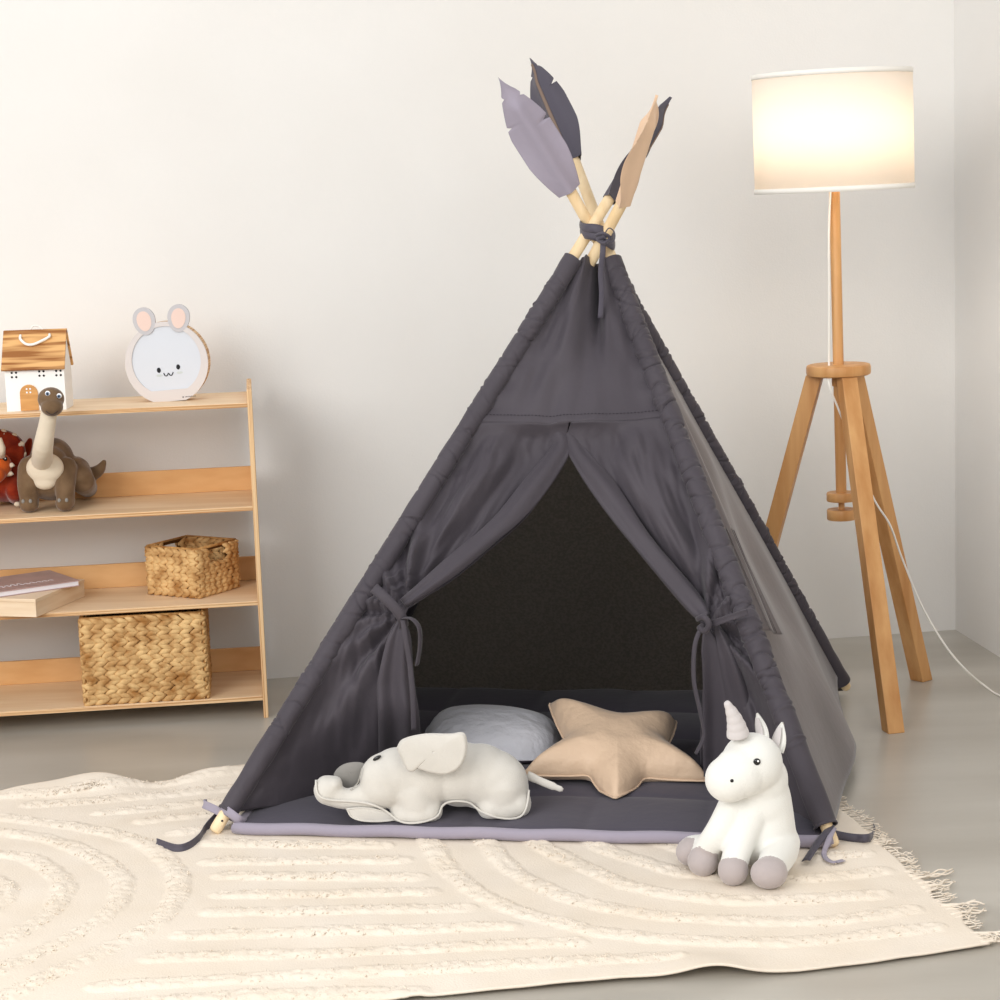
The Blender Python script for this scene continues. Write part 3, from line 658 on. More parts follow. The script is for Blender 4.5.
mesh('body', evs, efs, plushg, ele)
out_ = [(314, 786), (316, 797), (330, 803), (355, 804), (375, 808), (392, 818), (400, 826), (420, 826), (440, 819), (440, 809), (446, 803), (462, 802), (476, 805), (480, 812), (500, 820), (520, 821), (529, 812), (531, 795)]
zz = []
def flap(pts, Y, mat, nm, par, thick=.010, pipe=.003, dome=.006, yfun=None, piped=True, lab=None):
    P_ = spline([V(x, y, 0) for x, y in pts+[pts[0]]], 64)[:-1]; c = P_.mean(0)-V(0, 3, 0); n = 12; G = np.zeros((n, len(P_), 3))
    for i in range(n):
        r = i/(n-1)
        for j, p in enumerate(P_):
            q_ = c+(p-c)*r; yy = Y(q_[0], q_[1]) if callable(Y) else Y
            G[i, j] = at(q_[0], q_[1], yy-dome*(1-r*r))
    o = grid(nm, G, mat, par, close_v=True, thick=thick, offset=1 if 0 else -1)
    if lab: o['label'] = lab
    if piped:
        lp = np.vstack([G[-1], G[-1][:2]]); mb = MB(); mb.tube(lp, pipe, 8); mb.build('piping', mat, o)
    return o
earpts = [(398, 748), (404, 740), (425, 735), (450, 735), (463, 734), (466, 745), (464, 758), (457, 768), (445, 773), (430, 771), (417, 767), (409, 770), (403, 759)]
yf = lambda x, y: float(min(YE-.03, surf(evs, x, max(y, 742))[1]-.012))
flap(earpts, YE-.026, plushg, 'ear', ele, thick=.006, lab='near ear with piped rim')
flap([(334, 783), (336, 772), (345, 765), (358, 763), (366, 766), (364, 778), (355, 787), (342, 788)], YE+.085, plushdg, 'ear', ele, thick=.006, piped=False, lab='darker grey far ear')
flap([(347, 809), (352, 817), (365, 821), (385, 821), (398, 818), (385, 812), (365, 808)], YE+.02, plushg, 'lower_ear_flap', ele, thick=.004, pipe=.002, dome=.002)  # lower piece of the far ear and underside
mb = MB(); mb.tube(spline([at(527, 775, YE+.075), at(545, 783, YE+.07), at(563, 790, YE+.06)], 16), [.009]*4+[.008]*8+[.006]*3+[.003], 12, flat=.5, up=(0, -1, 0)); mb.build('tail', plushg, ele)
pe = surf(evs, 377, 758); mb = MB()
bm = bmesh.new(); bmesh.ops.create_uvsphere(bm, u_segments=16, v_segments=8, radius=1); bm.verts.index_update()
Rm = Matrix.Rotation(math.radians(-28), 3, 'Y')
mb.add([tuple(V(*(Rm @ Vector((v.co.x*.0095, v.co.y*.003, v.co.z*.0038))))+pe) for v in bm.verts], [[v.index for v in f_.verts] for f_ in bm.faces]); bm.free(); mb.build('eye', black, ele)
def seam_line(vs, pts, r, mat, nm, par, lift=.001, n=60):
    L_ = on_surf_line(vs, pts, n); K = np.array([.25, .5, .25])
    for _ in range(3): L_[1:-1] = .25*L_[:-2]+.5*L_[1:-1]+.25*L_[2:]
    mb = MB(); mb.tube(L_-V(0, lift, 0), r, 8); return mb.build(nm, mat, par)
seam_line(evs, [(316, 780), (317, 794), (328, 800), (350, 801), (372, 804), (388, 812), (400, 822), (418, 823), (438, 817), (441, 807), (450, 801), (470, 802), (478, 810), (498, 818), (520, 818), (527, 806), (529, 790)], .0022, plushg, 'piping', ele)
seam_line(evs, [(362, 768), (360, 776), (357, 784), (350, 790)], .0012, seamg, 'face_stitching', ele, n=20)

# ------------------------------------------------------------------ cushions
def inflate(outline, T_top, T_bot, fall, n=26):
    P_ = np.array(outline, float); c = P_.mean(0); K = len(P_)
    A = P_; B = np.roll(P_, -1, 0); ab = B-A; L = (ab**2).sum(1)
    def dist(p):
        t = np.clip(((p-A)*ab).sum(1)/L, 0, 1); return np.sqrt((((A+ab*t[:, None])-p)**2).sum(1).min())
    top = np.zeros((n, K, 3)); bot = np.zeros((n, K, 3))
    for i in range(n):
        r = 1-(1-i/(n-1))**1.0
        for j in range(K):
            p = c+(P_[j]-c)*r; d = dist(p); h = math.sqrt(max(0, 1-(1-min(d/fall, 1))**2))
            k = 1+.05*math.sin(j*1.9)*r
            top[i, j] = (p[0], p[1], T_top*h*k); bot[i, j] = (p[0], p[1], -T_bot*h)
    return top, bot
def smooth_grid(G, it=8):
    for _ in range(it):
        H = G.copy(); H[1:-1] = .5*G[1:-1]+.125*(G[:-2]+G[2:]+np.roll(G, 1, 1)[1:-1]+np.roll(G, -1, 1)[1:-1]); G = H
    G[0] = G[1].mean(0); return G
star_pts = []
tips = [(-93, .205), (-27, .218), (42, .186), (127, .232), (204, .222)]
for k in range(5):
    a = math.radians(tips[k][0]); star_pts.append((tips[k][1]*math.cos(a), tips[k][1]*math.sin(a)))
    a = math.radians((tips[k][0]+(tips[(k+1) % 5][0]+(360 if k == 4 else 0)))/2); star_pts.append((.106*math.cos(a), .106*math.sin(a)))
ol = []
for k in range(10):
    a, b = V(*star_pts[k]), V(*star_pts[(k+1) % 10])
    for q in np.linspace(0, 1, 12, endpoint=False):
        p = a*(1-q)+b*q; nr = unit(p); tipd = q if k % 2 == 0 else 1-q
        p = p+nr*.006*math.sin(math.pi*tipd)+nr*.002*math.sin(q*25+k); ol.append(p)
ol = np.array(ol)
for _ in range(1): ol = .25*np.roll(ol, 1, 0)+.5*ol+.25*np.roll(ol, -1, 0)
top, bot = inflate(ol, .062, .035, .085); top = smooth_grid(top); bot = smooth_grid(bot)
sc_ = at(616, 752, 4.30)
Rs = Matrix.Rotation(math.radians(19), 3, 'X') @ Matrix.Rotation(math.radians(3), 3, 'Y') @ Matrix.Rotation(math.radians(-1), 3, 'Z')
tr = lambda G: (G.reshape(-1, 3)@np.array(Rs).T).reshape(G.shape)+sc_
star = empty('star_cushion', sc_-V(0, 0, .05), 'beige satin star shaped cushion leaning on the grey pillow', 'cushion')
def fixz(G, zmin): G[..., 2] = np.maximum(G[..., 2], zmin); return G
full = np.concatenate([top, bot[::-1][1:]], axis=0); G = fixz(tr(full), .043)
grid('cover', G, starm, star, close_v=True)
edge = fixz(tr(top[-1:]), .044)[0]; mb = MB(); mb.tube(np.vstack([edge, edge[:2]]), .0022, 8); mb.build('edge_seam', starm, star)
# grey pillow behind
ol = []
for k in range(80):
    a = 2*math.pi*k/80; ol.append((.150*math.copysign(abs(math.cos(a))**.75, math.cos(a)), .11*math.copysign(abs(math.sin(a))**.75, math.sin(a))*(1+.03*math.sin(5*a))))
top, bot = inflate(np.array(ol), .062, .045, .11); top = smooth_grid(top); bot = smooth_grid(bot)
pc = at(493, 738, 4.50)
Rs = Matrix.Rotation(math.radians(9), 3, 'X') @ Matrix.Rotation(math.radians(4), 3, 'Y') @ Matrix.Rotation(math.radians(-6), 3, 'Z')
tr2 = lambda G: (G.reshape(-1, 3)@np.array(Rs).T).reshape(G.shape)+pc
pil = empty('grey_pillow', pc-V(0, 0, .05), 'pale grey pillow with mauve underside lying behind the elephant and star', 'pillow')
grid('pillow_top', fixz(tr2(top), .043), greyc, pil, close_v=True)
grid('pillow_underside', fixz(tr2(bot[:, ::-1]), .0425), mauve, pil, close_v=True)
edge = fixz(tr2(top[-1:]), .0435)[0]; mb = MB(); mb.tube(np.vstack([edge, edge[:2]]), .002, 8); mb.build('edge_seam', greyc, pil)

# ------------------------------------------------------------------ floor lamp
LC = V(.818, 4.997); zt_, zb_ = 1.512, 1.236
lamp = empty('floor_lamp', (LC[0], LC[1], 0), 'wooden tripod floor lamp with lit white drum shade and hanging counterweight', 'lamp')
TL = Matrix.Translation((LC[0], LC[1], .81)) @ Matrix.Rotation(math.radians(-.7), 4, 'Y') @ Matrix.Translation((0, 0, -.81))
tl = lambda p: TL @ Vector((p[0]-LC[0], p[1]-LC[1], p[2]))
mb = MB(); R = .186; mb.lathe([(R, zb_), (R, zt_)], TL, 96, cap=False)
shd = mb.build('lamp_shade', shade_m, lamp); sd = shd.modifiers.new('t', 'SOLIDIFY'); sd.thickness = .0015
for zc, nm in ((zt_-.006, 'shade_trim'), (zb_+.006, 'shade_trim')):
    mb = MB(); mb.lathe([(R+.0006, zc-.006), (R+.0012, zc-.006), (R+.0012, zc+.006), (R+.0006, zc+.006), (R-.003, zc+.006), (R-.003, zc-.006), (R+.0006, zc-.006)], TL, 96, cap=False); mb.build(nm, trim_m, shd)
mb = MB(); 
for k in range(3):
    a = k*2.094+.4; mb.tube([tl(V(LC[0], LC[1], zb_+.05)), tl(V(LC[0]+R*math.cos(a), LC[1]+R*math.sin(a), zb_+.012))], .0015, 6)
mb.build('shade_spider', cottonw, shd)
mb = MB(); mb.lathe([(.0123, .51), (.0128, .52), (.0128, zb_+.03), (.011, zb_+.035)], TL, 32); mb.build('pole', beech, lamp, auto=40)
mb = MB(); mb.lathe([(.014, zb_+.035), (.015, zb_+.04), (.015, zb_+.06), (.012, zb_+.065)], TL, 24); sk = mb.build('bulb_socket', cottonw, lamp)
bm_ = M_('lit_bulb', (255, 230, 190), .4, .3); nb = bm_.node_tree.nodes['Principled BSDF']; nb.inputs['Emission Color'].default_value = (1, .86, .70, 1); nb.inputs['Emission Strength'].default_value = 36
ball('bulb', tl((LC[0], LC[1], zb_+.108)), (.036, .036, .046), bm_, lamp)
mb = MB(); mb.lathe([(.070, .8), (.0755, .803), (.0765, .808), (.0765, .820), (.0745, .8255), (.070, .827)], TL, 64); mb.build('hub_disc', beech, lamp, auto=40)
mb = MB(); mb.lathe([(.016, .775), (.0165, .777), (.0165, .80)], TL, 24); mb.build('collar', beech, lamp, auto=40)
mb = MB(); mb.lathe([(.034, .497), (.0355, .499), (.0355, .5155), (.034, .518)], TL, 40); mb.build('counterweight_disc', beech, lamp, auto=40)
mb = MB(); mb.lathe([(.0075, .47), (.0075, .50)], TL, 20); mb.build('counterweight_stem', beech, lamp, auto=40)
mb = MB(); mb.lathe([(.034, .452), (.0355, .454), (.0355, .475), (.034, .477)], TL, 40); mb.build('counterweight_disc', beech, lamp, auto=40)
for fx, fy, rt_ in ((.888, 4.706, .048), (1.052, 5.191, .050), (.552, 5.089, .056)):
    d2 = unit(V(fx, fy)-LC); tp = V(LC[0]+d2[0]*rt_, LC[1]+d2[1]*rt_, .802); ft = V(fx, fy, 0.)
    ax = unit(tp-ft); rad = V(d2[0], d2[1], 0); tan = unit(np.cross(V(0, 0, 1), rad)); rd = unit(rad)
    vs = []
    for c_, s_ in ((ft, 1), (tp, .95)):
        for a_, b_ in ((-1, -1), (1, -1), (1, 1), (-1, 1)): vs.append(c_+tan*a_*.0205*s_+rd*b_*.0195)
    mb = MB(); mb.add(vs, [(0, 1, 2, 3)[::-1], (4, 5, 6, 7), (0, 1, 5, 4), (1, 2, 6, 5), (2, 3, 7, 6), (3, 0, 4, 7)])
    lg = mb.build('leg', beech, lamp, smooth=False); bv = lg.modifiers.new('b', 'BEVEL'); bv.width = .002; bv.segments = 2
cpts = [V(LC[0]-.014, LC[1]-.006, zb_+.02), at(829, 232, 4.975), at(829, 300, 4.975), at(829, 363, 4.975), at(829, 384, 4.93), at(838, 408, 4.95), at(853, 445, 4.98), at(873, 497, 5.0), at(890, 525, 5.0), at(902, 558, 5.02), at(922, 606, 5.03), at(945, 645, 5.03), at(965, 669, 5.04), onz(985, 686, .006), onz(1003, 697, .004), onz(1050, 712, .004)]
mb = MB(); mb.tube(spline(cpts, 140), .0026, 8); mb.build('power_cord', cottonw, lamp)

# ------------------------------------------------------------------ bookshelf
SF = V(-.588, 5.037, 0); su = V(-.9934, -.114, 0); sv = V(-.114, .9934, 0)
RS = Matrix(((-su[0], sv[0], 0), (-su[1], sv[1], 0), (0, 0, 1)))              # local x = right, y = back
MS = Matrix.Translation(tuple(SF)) @ RS.to_4x4()
def sh(a, b, z): return SF-su*a+sv*b+V(0, 0, z)                             # a negative towards the left
shelf = empty('bookshelf', sh(-.5, .15, 0), 'open birch plywood shelf unit with four boards against the wall', 'shelf')
W_ = 1.02
for x0 in (-.012, -W_-.012):
    mb = MB(); mb.box(x0, x0+.012, 0, .305, 0, .812, MS, .002); o = mb.build('side_panel', plyside, shelf, smooth=False)
for z1, dp in ((.780, .30), (.528, .30), (.294, .30), (.056, .30)):
    mb = MB(); mb.box(-W_, -.012, .002, dp, z1-.011, z1, MS, .0012); b = mb.build('shelf_board', ply, shelf, smooth=False)
    mb = MB(); mb.box(-W_, -.012, .0, .0019, z1-.0105, z1-.001, MS); mb.build('board_edge', plyedge, b, smooth=False)
for z1 in (.528, .294, .056):
    mb = MB(); mb.box(-W_, -.012, .288, .299, z1+.0003, z1+.061, MS, .001); mb.build('back_rail', plyback, shelf, smooth=False)

# wooden toy house
def place(px, py, zz, v_): # point on a shelf plane at depth v_
    p0 = SF+sv*v_; d = ray(px, py); t = np.dot(p0-ORG, sv)/np.dot(d, sv); return ORG+d*t
zs = .7803
hl = place(7, 409, zs, .05); a0 = -np.dot(hl-SF, su); hr = place(67, 407, zs, .05); a1 = -np.dot(hr-SF, su)
HW = a1-a0; HD = .10
MH = MS @ Matrix.Translation((a0, .05, zs)) @ Matrix.Rotation(math.radians(-5), 4, 'Z')
hs = empty('toy_house', MH @ Vector((HW/2, HD/2, 0)), 'white wooden toy house with scorched timber roof and rope handle on the top shelf', 'toy')
zr0, zr1 = .098, .184
mb = MB(); mb.v = [MH @ Vector(p) for p in ((0, 0, 0), (HW, 0, 0), (HW, HD, 0), (0, HD, 0), (0, 0, zr0), (HW, 0, zr0), (HW, HD, zr0), (0, HD, zr0), (0, HD/2, zr1), (HW, HD/2, zr1))]
mb.f = [(0, 1, 5, 4), (1, 2, 6, 9, 5), (2, 3, 7, 6), (3, 0, 4, 8, 7), (4, 5, 9, 8), (6, 7, 8, 9), (3, 2, 1, 0)]
mb.build('house_wall', housew, hs, smooth=False)
def roofp(y0, z0, y1, z1):
    mb = MB(); t = .006; d = unit(V(0, y1-y0, z1-z0)); nn = V(0, -d[2], d[1]); nn = nn if nn[2] > 0 else -nn
    q = [V(-.005, y0, z0), V(HW+.004, y0, z0), V(HW+.004, y1, z1), V(-.005, y1, z1)]
    vs = [MH @ Vector(p) for p in q]+[MH @ Vector(p+nn*t) for p in q]
    mb.add([v[:] for v in vs], [(3, 2, 1, 0), (4, 5, 6, 7), (0, 1, 5, 4), (1, 2, 6, 5), (2, 3, 7, 6), (3, 0, 4, 7)]); return mb.build('roof_panel', roofm, hs, smooth=False)
roofp(-.010, .098, HD/2, .188); roofp(HD+.010, .098, HD/2, .188)
def hpt(px, py, yy):   # house front plane
    o = MH.translation; nrm = (MH.to_3x3() @ Vector((0, 1, 0))); d = Vector(ray(px, py)); p = MH @ Vector((0, yy, 0)); t = (p-Vector(ORG)).dot(nrm)/d.dot(nrm)
    return V(*(MH.inverted() @ (Vector(ORG)+d*t)))
def lbox(name, x0, x1, y0, y1, z0, z1, mat, par, M=MH, bev=0):
    mb = MB(); mb.box(x0, x1, y0, y1, z0, z1, M, bev); return mb.build(name, mat, par, smooth=False)
for cx, cy in ((14, 375), (41.5, 373.5), (58.5, 373)):
    mb = MB(); p = hpt(cx, cy, 0)
    for i in (-1, 1):
        for j in (-1, 1): mb.lathe([(.0001, 0), (.0026, 0), (.0026, .0008), (.0001, .0008)], MH @ Matrix.Translation((p[0]+i*.0052, -.0001, p[2]+j*.0052)) @ Matrix.Rotation(math.pi/2, 4, 'X'), 12)
    mb.build('window', holem, hs)
pd = hpt(29.5, 400, 0); ol = [(pd[0]-.0215, .001)]
for a in np.linspace(math.pi, 0, 20): ol.append((pd[0]+.0215*math.cos(a), .042+.0215*math.sin(a)))
ol.append((pd[0]+.0215, .001))
vs = [MH @ Vector((x, y, z)) for y in (-.0001, -.003) for x, z in ol]; nn_ = len(ol)
fs = [tuple(range(nn_)), tuple(range(2*nn_-1, nn_-1, -1))]+[(i, (i+1) % nn_, nn_+(i+1) % nn_, nn_+i) for i in range(nn_)]
dr = mesh('door', [v[:] for v in vs], fs, doorm, hs, smooth=False)
mb = MB()
for i in (-1, 1):
    for j in (-1, 1): mb.lathe([(.0001, 0), (.0023, 0), (.0023, .0006), (.0001, .0006)], MH @ Matrix.Translation((pd[0]+i*.0042, -.0032, .049+j*.0042)) @ Matrix.Rotation(math.pi/2, 4, 'X'), 12)
mb.build('door_window', white_g, dr)
def rpt(px, py, lift):  # on the sloping roof
    r0 = V(-.014, .080); best = None
    for k in np.linspace(0, 1, 60):
        y = -.010+k*(HD/2+.010); z = .098+k*.09; p = hpt(px, py, y)
        if best is None or abs(p[2]-z) < best[0]: best = (abs(p[2]-z), V(p[0], y-lift*.8, z+lift*.6))
    return V(*(MH @ Vector(best[1])))
mb = MB(); mb.tube(spline([rpt(21, 337, .006), rpt(21.5, 342, .013), rpt(27, 347, .014), rpt(34, 347.5, .014), rpt(43, 344, .014), rpt(50, 339.5, .013), rpt(50, 335.5, .006)], 40), .0032, 10); mb.build('rope_handle', cottonw, hs)
mb = MB(); q0 = V(*(MH @ Vector((HW*.5-.012, HD/2+.006, .192)))); mb.tube(spline([q0, q0+V(.006, .002, .008), q0+V(.02, .003, .006), q0+V(.028, 0, -.002)], 20), .0018, 8); mb.build('rope_handle', cottonw, hs)

# bunny money box
p = place(168, 397, zs, .11); ab = -np.dot(p-SF, su)
MBn = MS @ Matrix.Translation((ab+.006, .135, zs)) @ Matrix.Rotation(math.radians(-6), 4, 'Z') @ Matrix.Rotation(math.radians(-3), 4, 'Y')
bun = empty('bunny_money_box', MBn.translation, 'round pale pink box with bunny ears and a smiling white face on the top shelf', 'toy')
def arc(R_, cz, cut, n=60):
    a0_ = math.asin((cut-cz)/R_); return [(R_*math.cos(a), cz+R_*math.sin(a)) for a in np.linspace(a0_, math.pi-a0_, n)]
def extr(name, ol, y0, y1, mat, par, M, smooth=False, inner=None):
    n_ = len(ol)
    if inner is None:
        vs = [M @ Vector((x, y, z)) for y in (y0, y1) for x, z in ol]
        fs = [tuple(range(n_)), tuple(range(2*n_-1, n_-1, -1))]+[(i, n_+i, n_+(i+1) % n_, (i+1) % n_) for i in range(n_)]
    else:
        vs = [M @ Vector((x, y, z)) for y in (y0, y1) for l in (ol, inner) for x, z in l]
        fs = []
        for i in range(n_):
            j = (i+1) % n_
            fs += [(i, j, n_+j, n_+i), (2*n_+i, 3*n_+i, 3*n_+j, 2*n_+j), (i, 2*n_+i, 2*n_+j, j), (n_+i, n_+j, 3*n_+j, 3*n_+i)]
    return mesh(name, [v[:] for v in vs], fs, mat, par, smooth=smooth)
RB = .1015; CZ = .094
outer = arc(RB, CZ, 0.0); inn = arc(.0845, CZ+.006, .028)
extr('front_frame', outer, -.008, .0, bunnyf, bun, MBn, inner=inn)
extr('body_shell', arc(RB-.001, CZ, 0.0), .0, .052, plyedge, bun, MBn)
fc = extr('face_panel', arc(.0855, CZ+.006, .0275), -.004, -.0005, bunnyb, bun, MBn)
for sx, lean in ((-.043, -.13), (.041, .13)):
    e_ = []; e2 = []
    for a in np.linspace(0, 2*math.pi, 40, endpoint=False):
        for lst, rx, rz in ((e_, .0270, .034), (e2, .0175, .0245)):
            x, z_ = rx*math.cos(a)*(1+.08*math.sin(a)), rz*math.sin(a)
            lst.append((sx+x*math.cos(lean)+z_*math.sin(lean), CZ+RB+.005-x*math.sin(lean)+z_*math.cos(lean)))
    er = extr('ear', e_, -.0082, .004, bunnye, bun, MBn)
    extr('inner_ear', e2, -.0092, -.0083, bunnyp, er, MBn)
def disc(name, x, z_, rx, rz, mat, par, y=-.0050):
    return extr(name, [(x+rx*math.cos(a), z_+rz*math.sin(a)) for a in np.linspace(0, 2*math.pi, 20, endpoint=False)], y, -.0041, mat, par, MBn)
disc('eye', -.021, .078, .0048, .0064, black, fc); disc('eye', .027, .082, .0048, .0064, black, fc)
disc('blush', -.021, .065, .008, .003, blush, fc, -.0046); disc('blush', .029, .068, .008, .003, blush, fc, -.0046)
mp_ = [(-.006+.003*0, .062), (-.003, .0555), (.0015, .055), (.0055, .0605), (.0095, .0555), (.014, .056), (.0175, .0625)]
mb = MB(); mb.tube(spline([V(*(MBn @ Vector((x, -.0045, z_)))) for x, z_ in [(q_[0]-.004, q_[1]+.008) for q_ in mp_]], 40), .0013, 6); mb.build('mouth', black, fc)
mb = MB()
mb.box(.030, .033, -.0084, -.008, .006, .009, MBn)
xx = .036
for k in range(9): mb.box(xx, xx+.002, -.0084, -.008, .0065, .0065+(.0022 if k % 2 else .0016), MBn); xx += .0031
mb.build('printed_mark', stitch, bun, smooth=False)

# books
zs3 = .2943
c0 = place(36.5, 617.5, zs3, .0); 
def onshelf(px, py, z): return onz(px, py, z)
pA = onshelf(36.5, 617.3, zs3); pB = onshelf(85, 596.5, zs3); ex_ = unit((pB-pA)*V(1, 1, 0)); ey_ = V(-ex_[1], ex_[0], 0); 
L1 = np.linalg.norm(pB-pA)
# short edge runs to the left from the front corner
pL = onshelf(0, 616.5, zs3); ex2 = unit((pL-pA)*V(1, 1, 0)); ang = math.atan2(ex_[1], ex_[0])
Mb1 = Matrix.Translation(tuple(pA)) @ Matrix.Rotation(ang, 4, 'Z')
bx = empty('wooden_box', pA+ex_*.08+ey_*.06, 'flat pale wooden box lying under the pink book on the shelf', 'box')
mb = MB(); mb.box(0, L1, 0, .24, 0, .036, Mb1, .001); mb.build('box_body', boxwood, bx, smooth=False)
mb = MB(); mb.box(-.001, L1+.001, -.001, .241, .0363, .0445, Mb1, .001); mb.build('box_lid', boxwood, bx, smooth=False)
zt3 = zs3+.0448
qA = onz(80, 583.5, zt3+.006); 
q1 = onz(0, 597.5, zt3+.0); e1 = unit((q1-qA)*V(1, 1, 0)); ang2 = math.atan2(e1[1], e1[0])
Mb2 = Matrix.Translation((qA[0], qA[1], zt3)) @ Matrix.Rotation(ang2, 4, 'Z')
bk = empty('picture_book', qA+e1*.12, 'dusty pink hardcover book lying askew on the flat wooden box', 'book')
mb = MB(); mb.box(.003, .27, -.187, -.003, .0018, .0125, Mb2); mb.build('pages', pages, bk, smooth=False)
mb = MB(); mb.box(0, .275, -.19, 0, .0126, .0146, Mb2, .0006); mb.box(0, .275, -.19, 0, 0, .0017, Mb2, .0006); mb.box(.2735, .275, -.19, 0, .0017, .0126, Mb2); cv = mb.build('cover', pink_cover, bk, smooth=False)
mb = MB(); rr_ = random.Random(2); x = .05
while x < .26:
    hgt = rr_.choice([.012, .016, .022]); mb.tube(spline([Mb2 @ Vector((x, -.045, .0150)), Mb2 @ Vector((x+.004, -.045-hgt, .0150)), Mb2 @ Vector((x+.010, -.045-hgt*.4, .0150)), Mb2 @ Vector((x+.013, -.045, .0150))], 10), .0016, 5, flat=.3); x += .016
mb.build('cover_lettering', pages, cv)

# ------------------------------------------------------------------ baskets
def leaf_mesh(mb, c, ax, sd, nr, L, w_, t_, bend=0):
    n, m = 7, 8; vs = []
    for i in range(n):
        s = i/(n-1); k = math.sin(math.pi*(.06+.88*s))**.8
        for j in range(m):
            a = 2*math.pi*j/m
            vs.append(c+ax*(s-.5)*L+sd*(w_/2*k*math.cos(a)+bend*math.sin(math.pi*s))+nr*(t_/2*k*math.sin(a)+t_*.3*math.sin(math.pi*s)))
    fs = [(i*m+j, i*m+(j+1) % m, (i+1)*m+(j+1) % m, (i+1)*m+j) for i in range(n-1) for j in range(m)]
    fs += [tuple(range(m))[::-1], tuple((n-1)*m+j for j in range(m))]; mb.add(vs, fs)
def weave(mb, o, ax, up, nr, Wd, Ht, rows, pitch, rs, holes=None):
    rh = Ht/rows
    for r in range(rows):
        z_ = rh*(r+.5); x = -pitch*.2*(r % 2); 
        while x < Wd-pitch*.15:
            for sg in (1, -1):
                cx = x+pitch*.5+(pitch*.5 if sg < 0 else 0)*.0
                cx = min(max(cx, pitch*.42), Wd-pitch*.42)
                zc = z_+sg*rh*.24
                if holes and holes(cx, zc): continue
                a = sg*(.40+rs.uniform(-.08, .08)); d = ax*math.cos(a)-up*math.sin(a)*1; d = -d if 0 else d
                s_ = ax*math.sin(a)+up*math.cos(a)
                leaf_mesh(mb, o+ax*cx+up*zc+nr*(.001+rs.uniform(0, .0015)), d, s_, nr, pitch*1.55*rs.uniform(.92, 1.1), rh*.70*rs.uniform(.9, 1.12), .010)
            x += pitch*rs.uniform(.94, 1.06)
def basket(name, corner, ang, Wd, Dp, Ht, rows, pitch, label, hole, seed):
    rs = random.Random(seed); ex = V(math.cos(ang), math.sin(ang), 0); ey = V(-math.sin(ang), math.cos(ang), 0); ez = V(0, 0, 1)
    root = empty(name, corner+ex*Wd/2+ey*Dp/2, label, 'basket')
    Mx = Matrix(((ex[0], ey[0], 0, corner[0]), (ex[1], ey[1], 0, corner[1]), (0, 0, 1, corner[2]), (0, 0, 0, 1)))
    t = .004
    sides = [(corner, ex, -ey, Wd, 0), (corner+ex*Wd, ey, ex, Dp, 1), (corner+ex*Wd+ey*Dp, -ex, ey, Wd, 0), (corner+ey*Dp, -ey, -ex, Dp, 1)]
    for o, ax, nr, Ln, hs_ in sides:
        hf = None
        if hole and hs_: hf = lambda x, z, Ln=Ln: Ln*.27 < x < Ln*.73 and Ht*.66 < z < Ht*.93
        mb = MB(); weave(mb, o+ez*.003, ax, ez, nr, Ln, Ht-.006, rows, pitch, rs, hf)
        wv = mb.build('woven_side', straw, root)
        mb = MB()
        def slab(x0, x1, z0, z1):
            q = [o+ax*x0+ez*z0, o+ax*x1+ez*z0, o+ax*x1+ez*z1, o+ax*x0+ez*z1]; q2 = [p-nr*t for p in q]
            mb.add(q+q2, [(0, 1, 2, 3), (7, 6, 5, 4), (0, 4, 5, 1), (1, 5, 6, 2), (2, 6, 7, 3), (3, 7, 4, 0)])
        if hf: slab(0, Ln, 0, Ht*.66); slab(0, Ln*.27, Ht*.66, Ht*.99); slab(Ln*.73, Ln, Ht*.66, Ht*.99); slab(Ln*.27, Ln*.73, Ht*.93, Ht*.99)
        else: slab(0, Ln, 0, Ht*.99)
        mb.build('side_backing', strawd, wv, smooth=False)
        mb = MB(); weave(mb, o+ez*.003-nr*t, ax, ez, -nr, Ln, Ht-.006, rows, pitch, rs, hf); mb.build('woven_lining', straw, wv)
    mb = MB(); mb.box(.002, Wd-.002, .002, Dp-.002, .001, .006, Mx); mb.build('base', strawd, root, smooth=False)
    rim = [corner, corner+ex*Wd, corner+ex*Wd+ey*Dp, corner+ey*Dp]
    mb = MB()
    for k in range(4):
        for z_ in (Ht, .004): mb.tube([rim[k]+ez*z_, rim[(k+1) % 4]+ez*z_], .0035, 8)
        mb.tube([rim[k]+ez*.003, rim[k]+ez*Ht], .0042, 8)
    mb.build('wrapped_frame', strawf, root)
    return root
c1 = place(87, 705.5, .0, .035); c1[2] = .0565; c2 = place(208, 697.5, 0, .035)
basket('large_basket', onz(87, 705.5, .0565), math.atan2(.114, .9934)+.0, .290, .24, .215, 9, .027, 'large rectangular woven water hyacinth basket on the bottom shelf', False, 1)
cf = onz(199, 598.5, .2945)
cl_ = onz(150, 594.0, .2945); cr_ = onz(236, 584.5, .2945)
angf = math.atan2((cf-cl_)[1], (cf-cl_)[0]); wf = np.linalg.norm((cf-cl_)[:2]); wd_ = np.linalg.norm((cr_-cf)[:2])
basket('small_basket', cl_, angf, wf, min(wd_, .155), .122, 6, .022, 'small open woven basket with handle holes on the shelf above', True, 2)

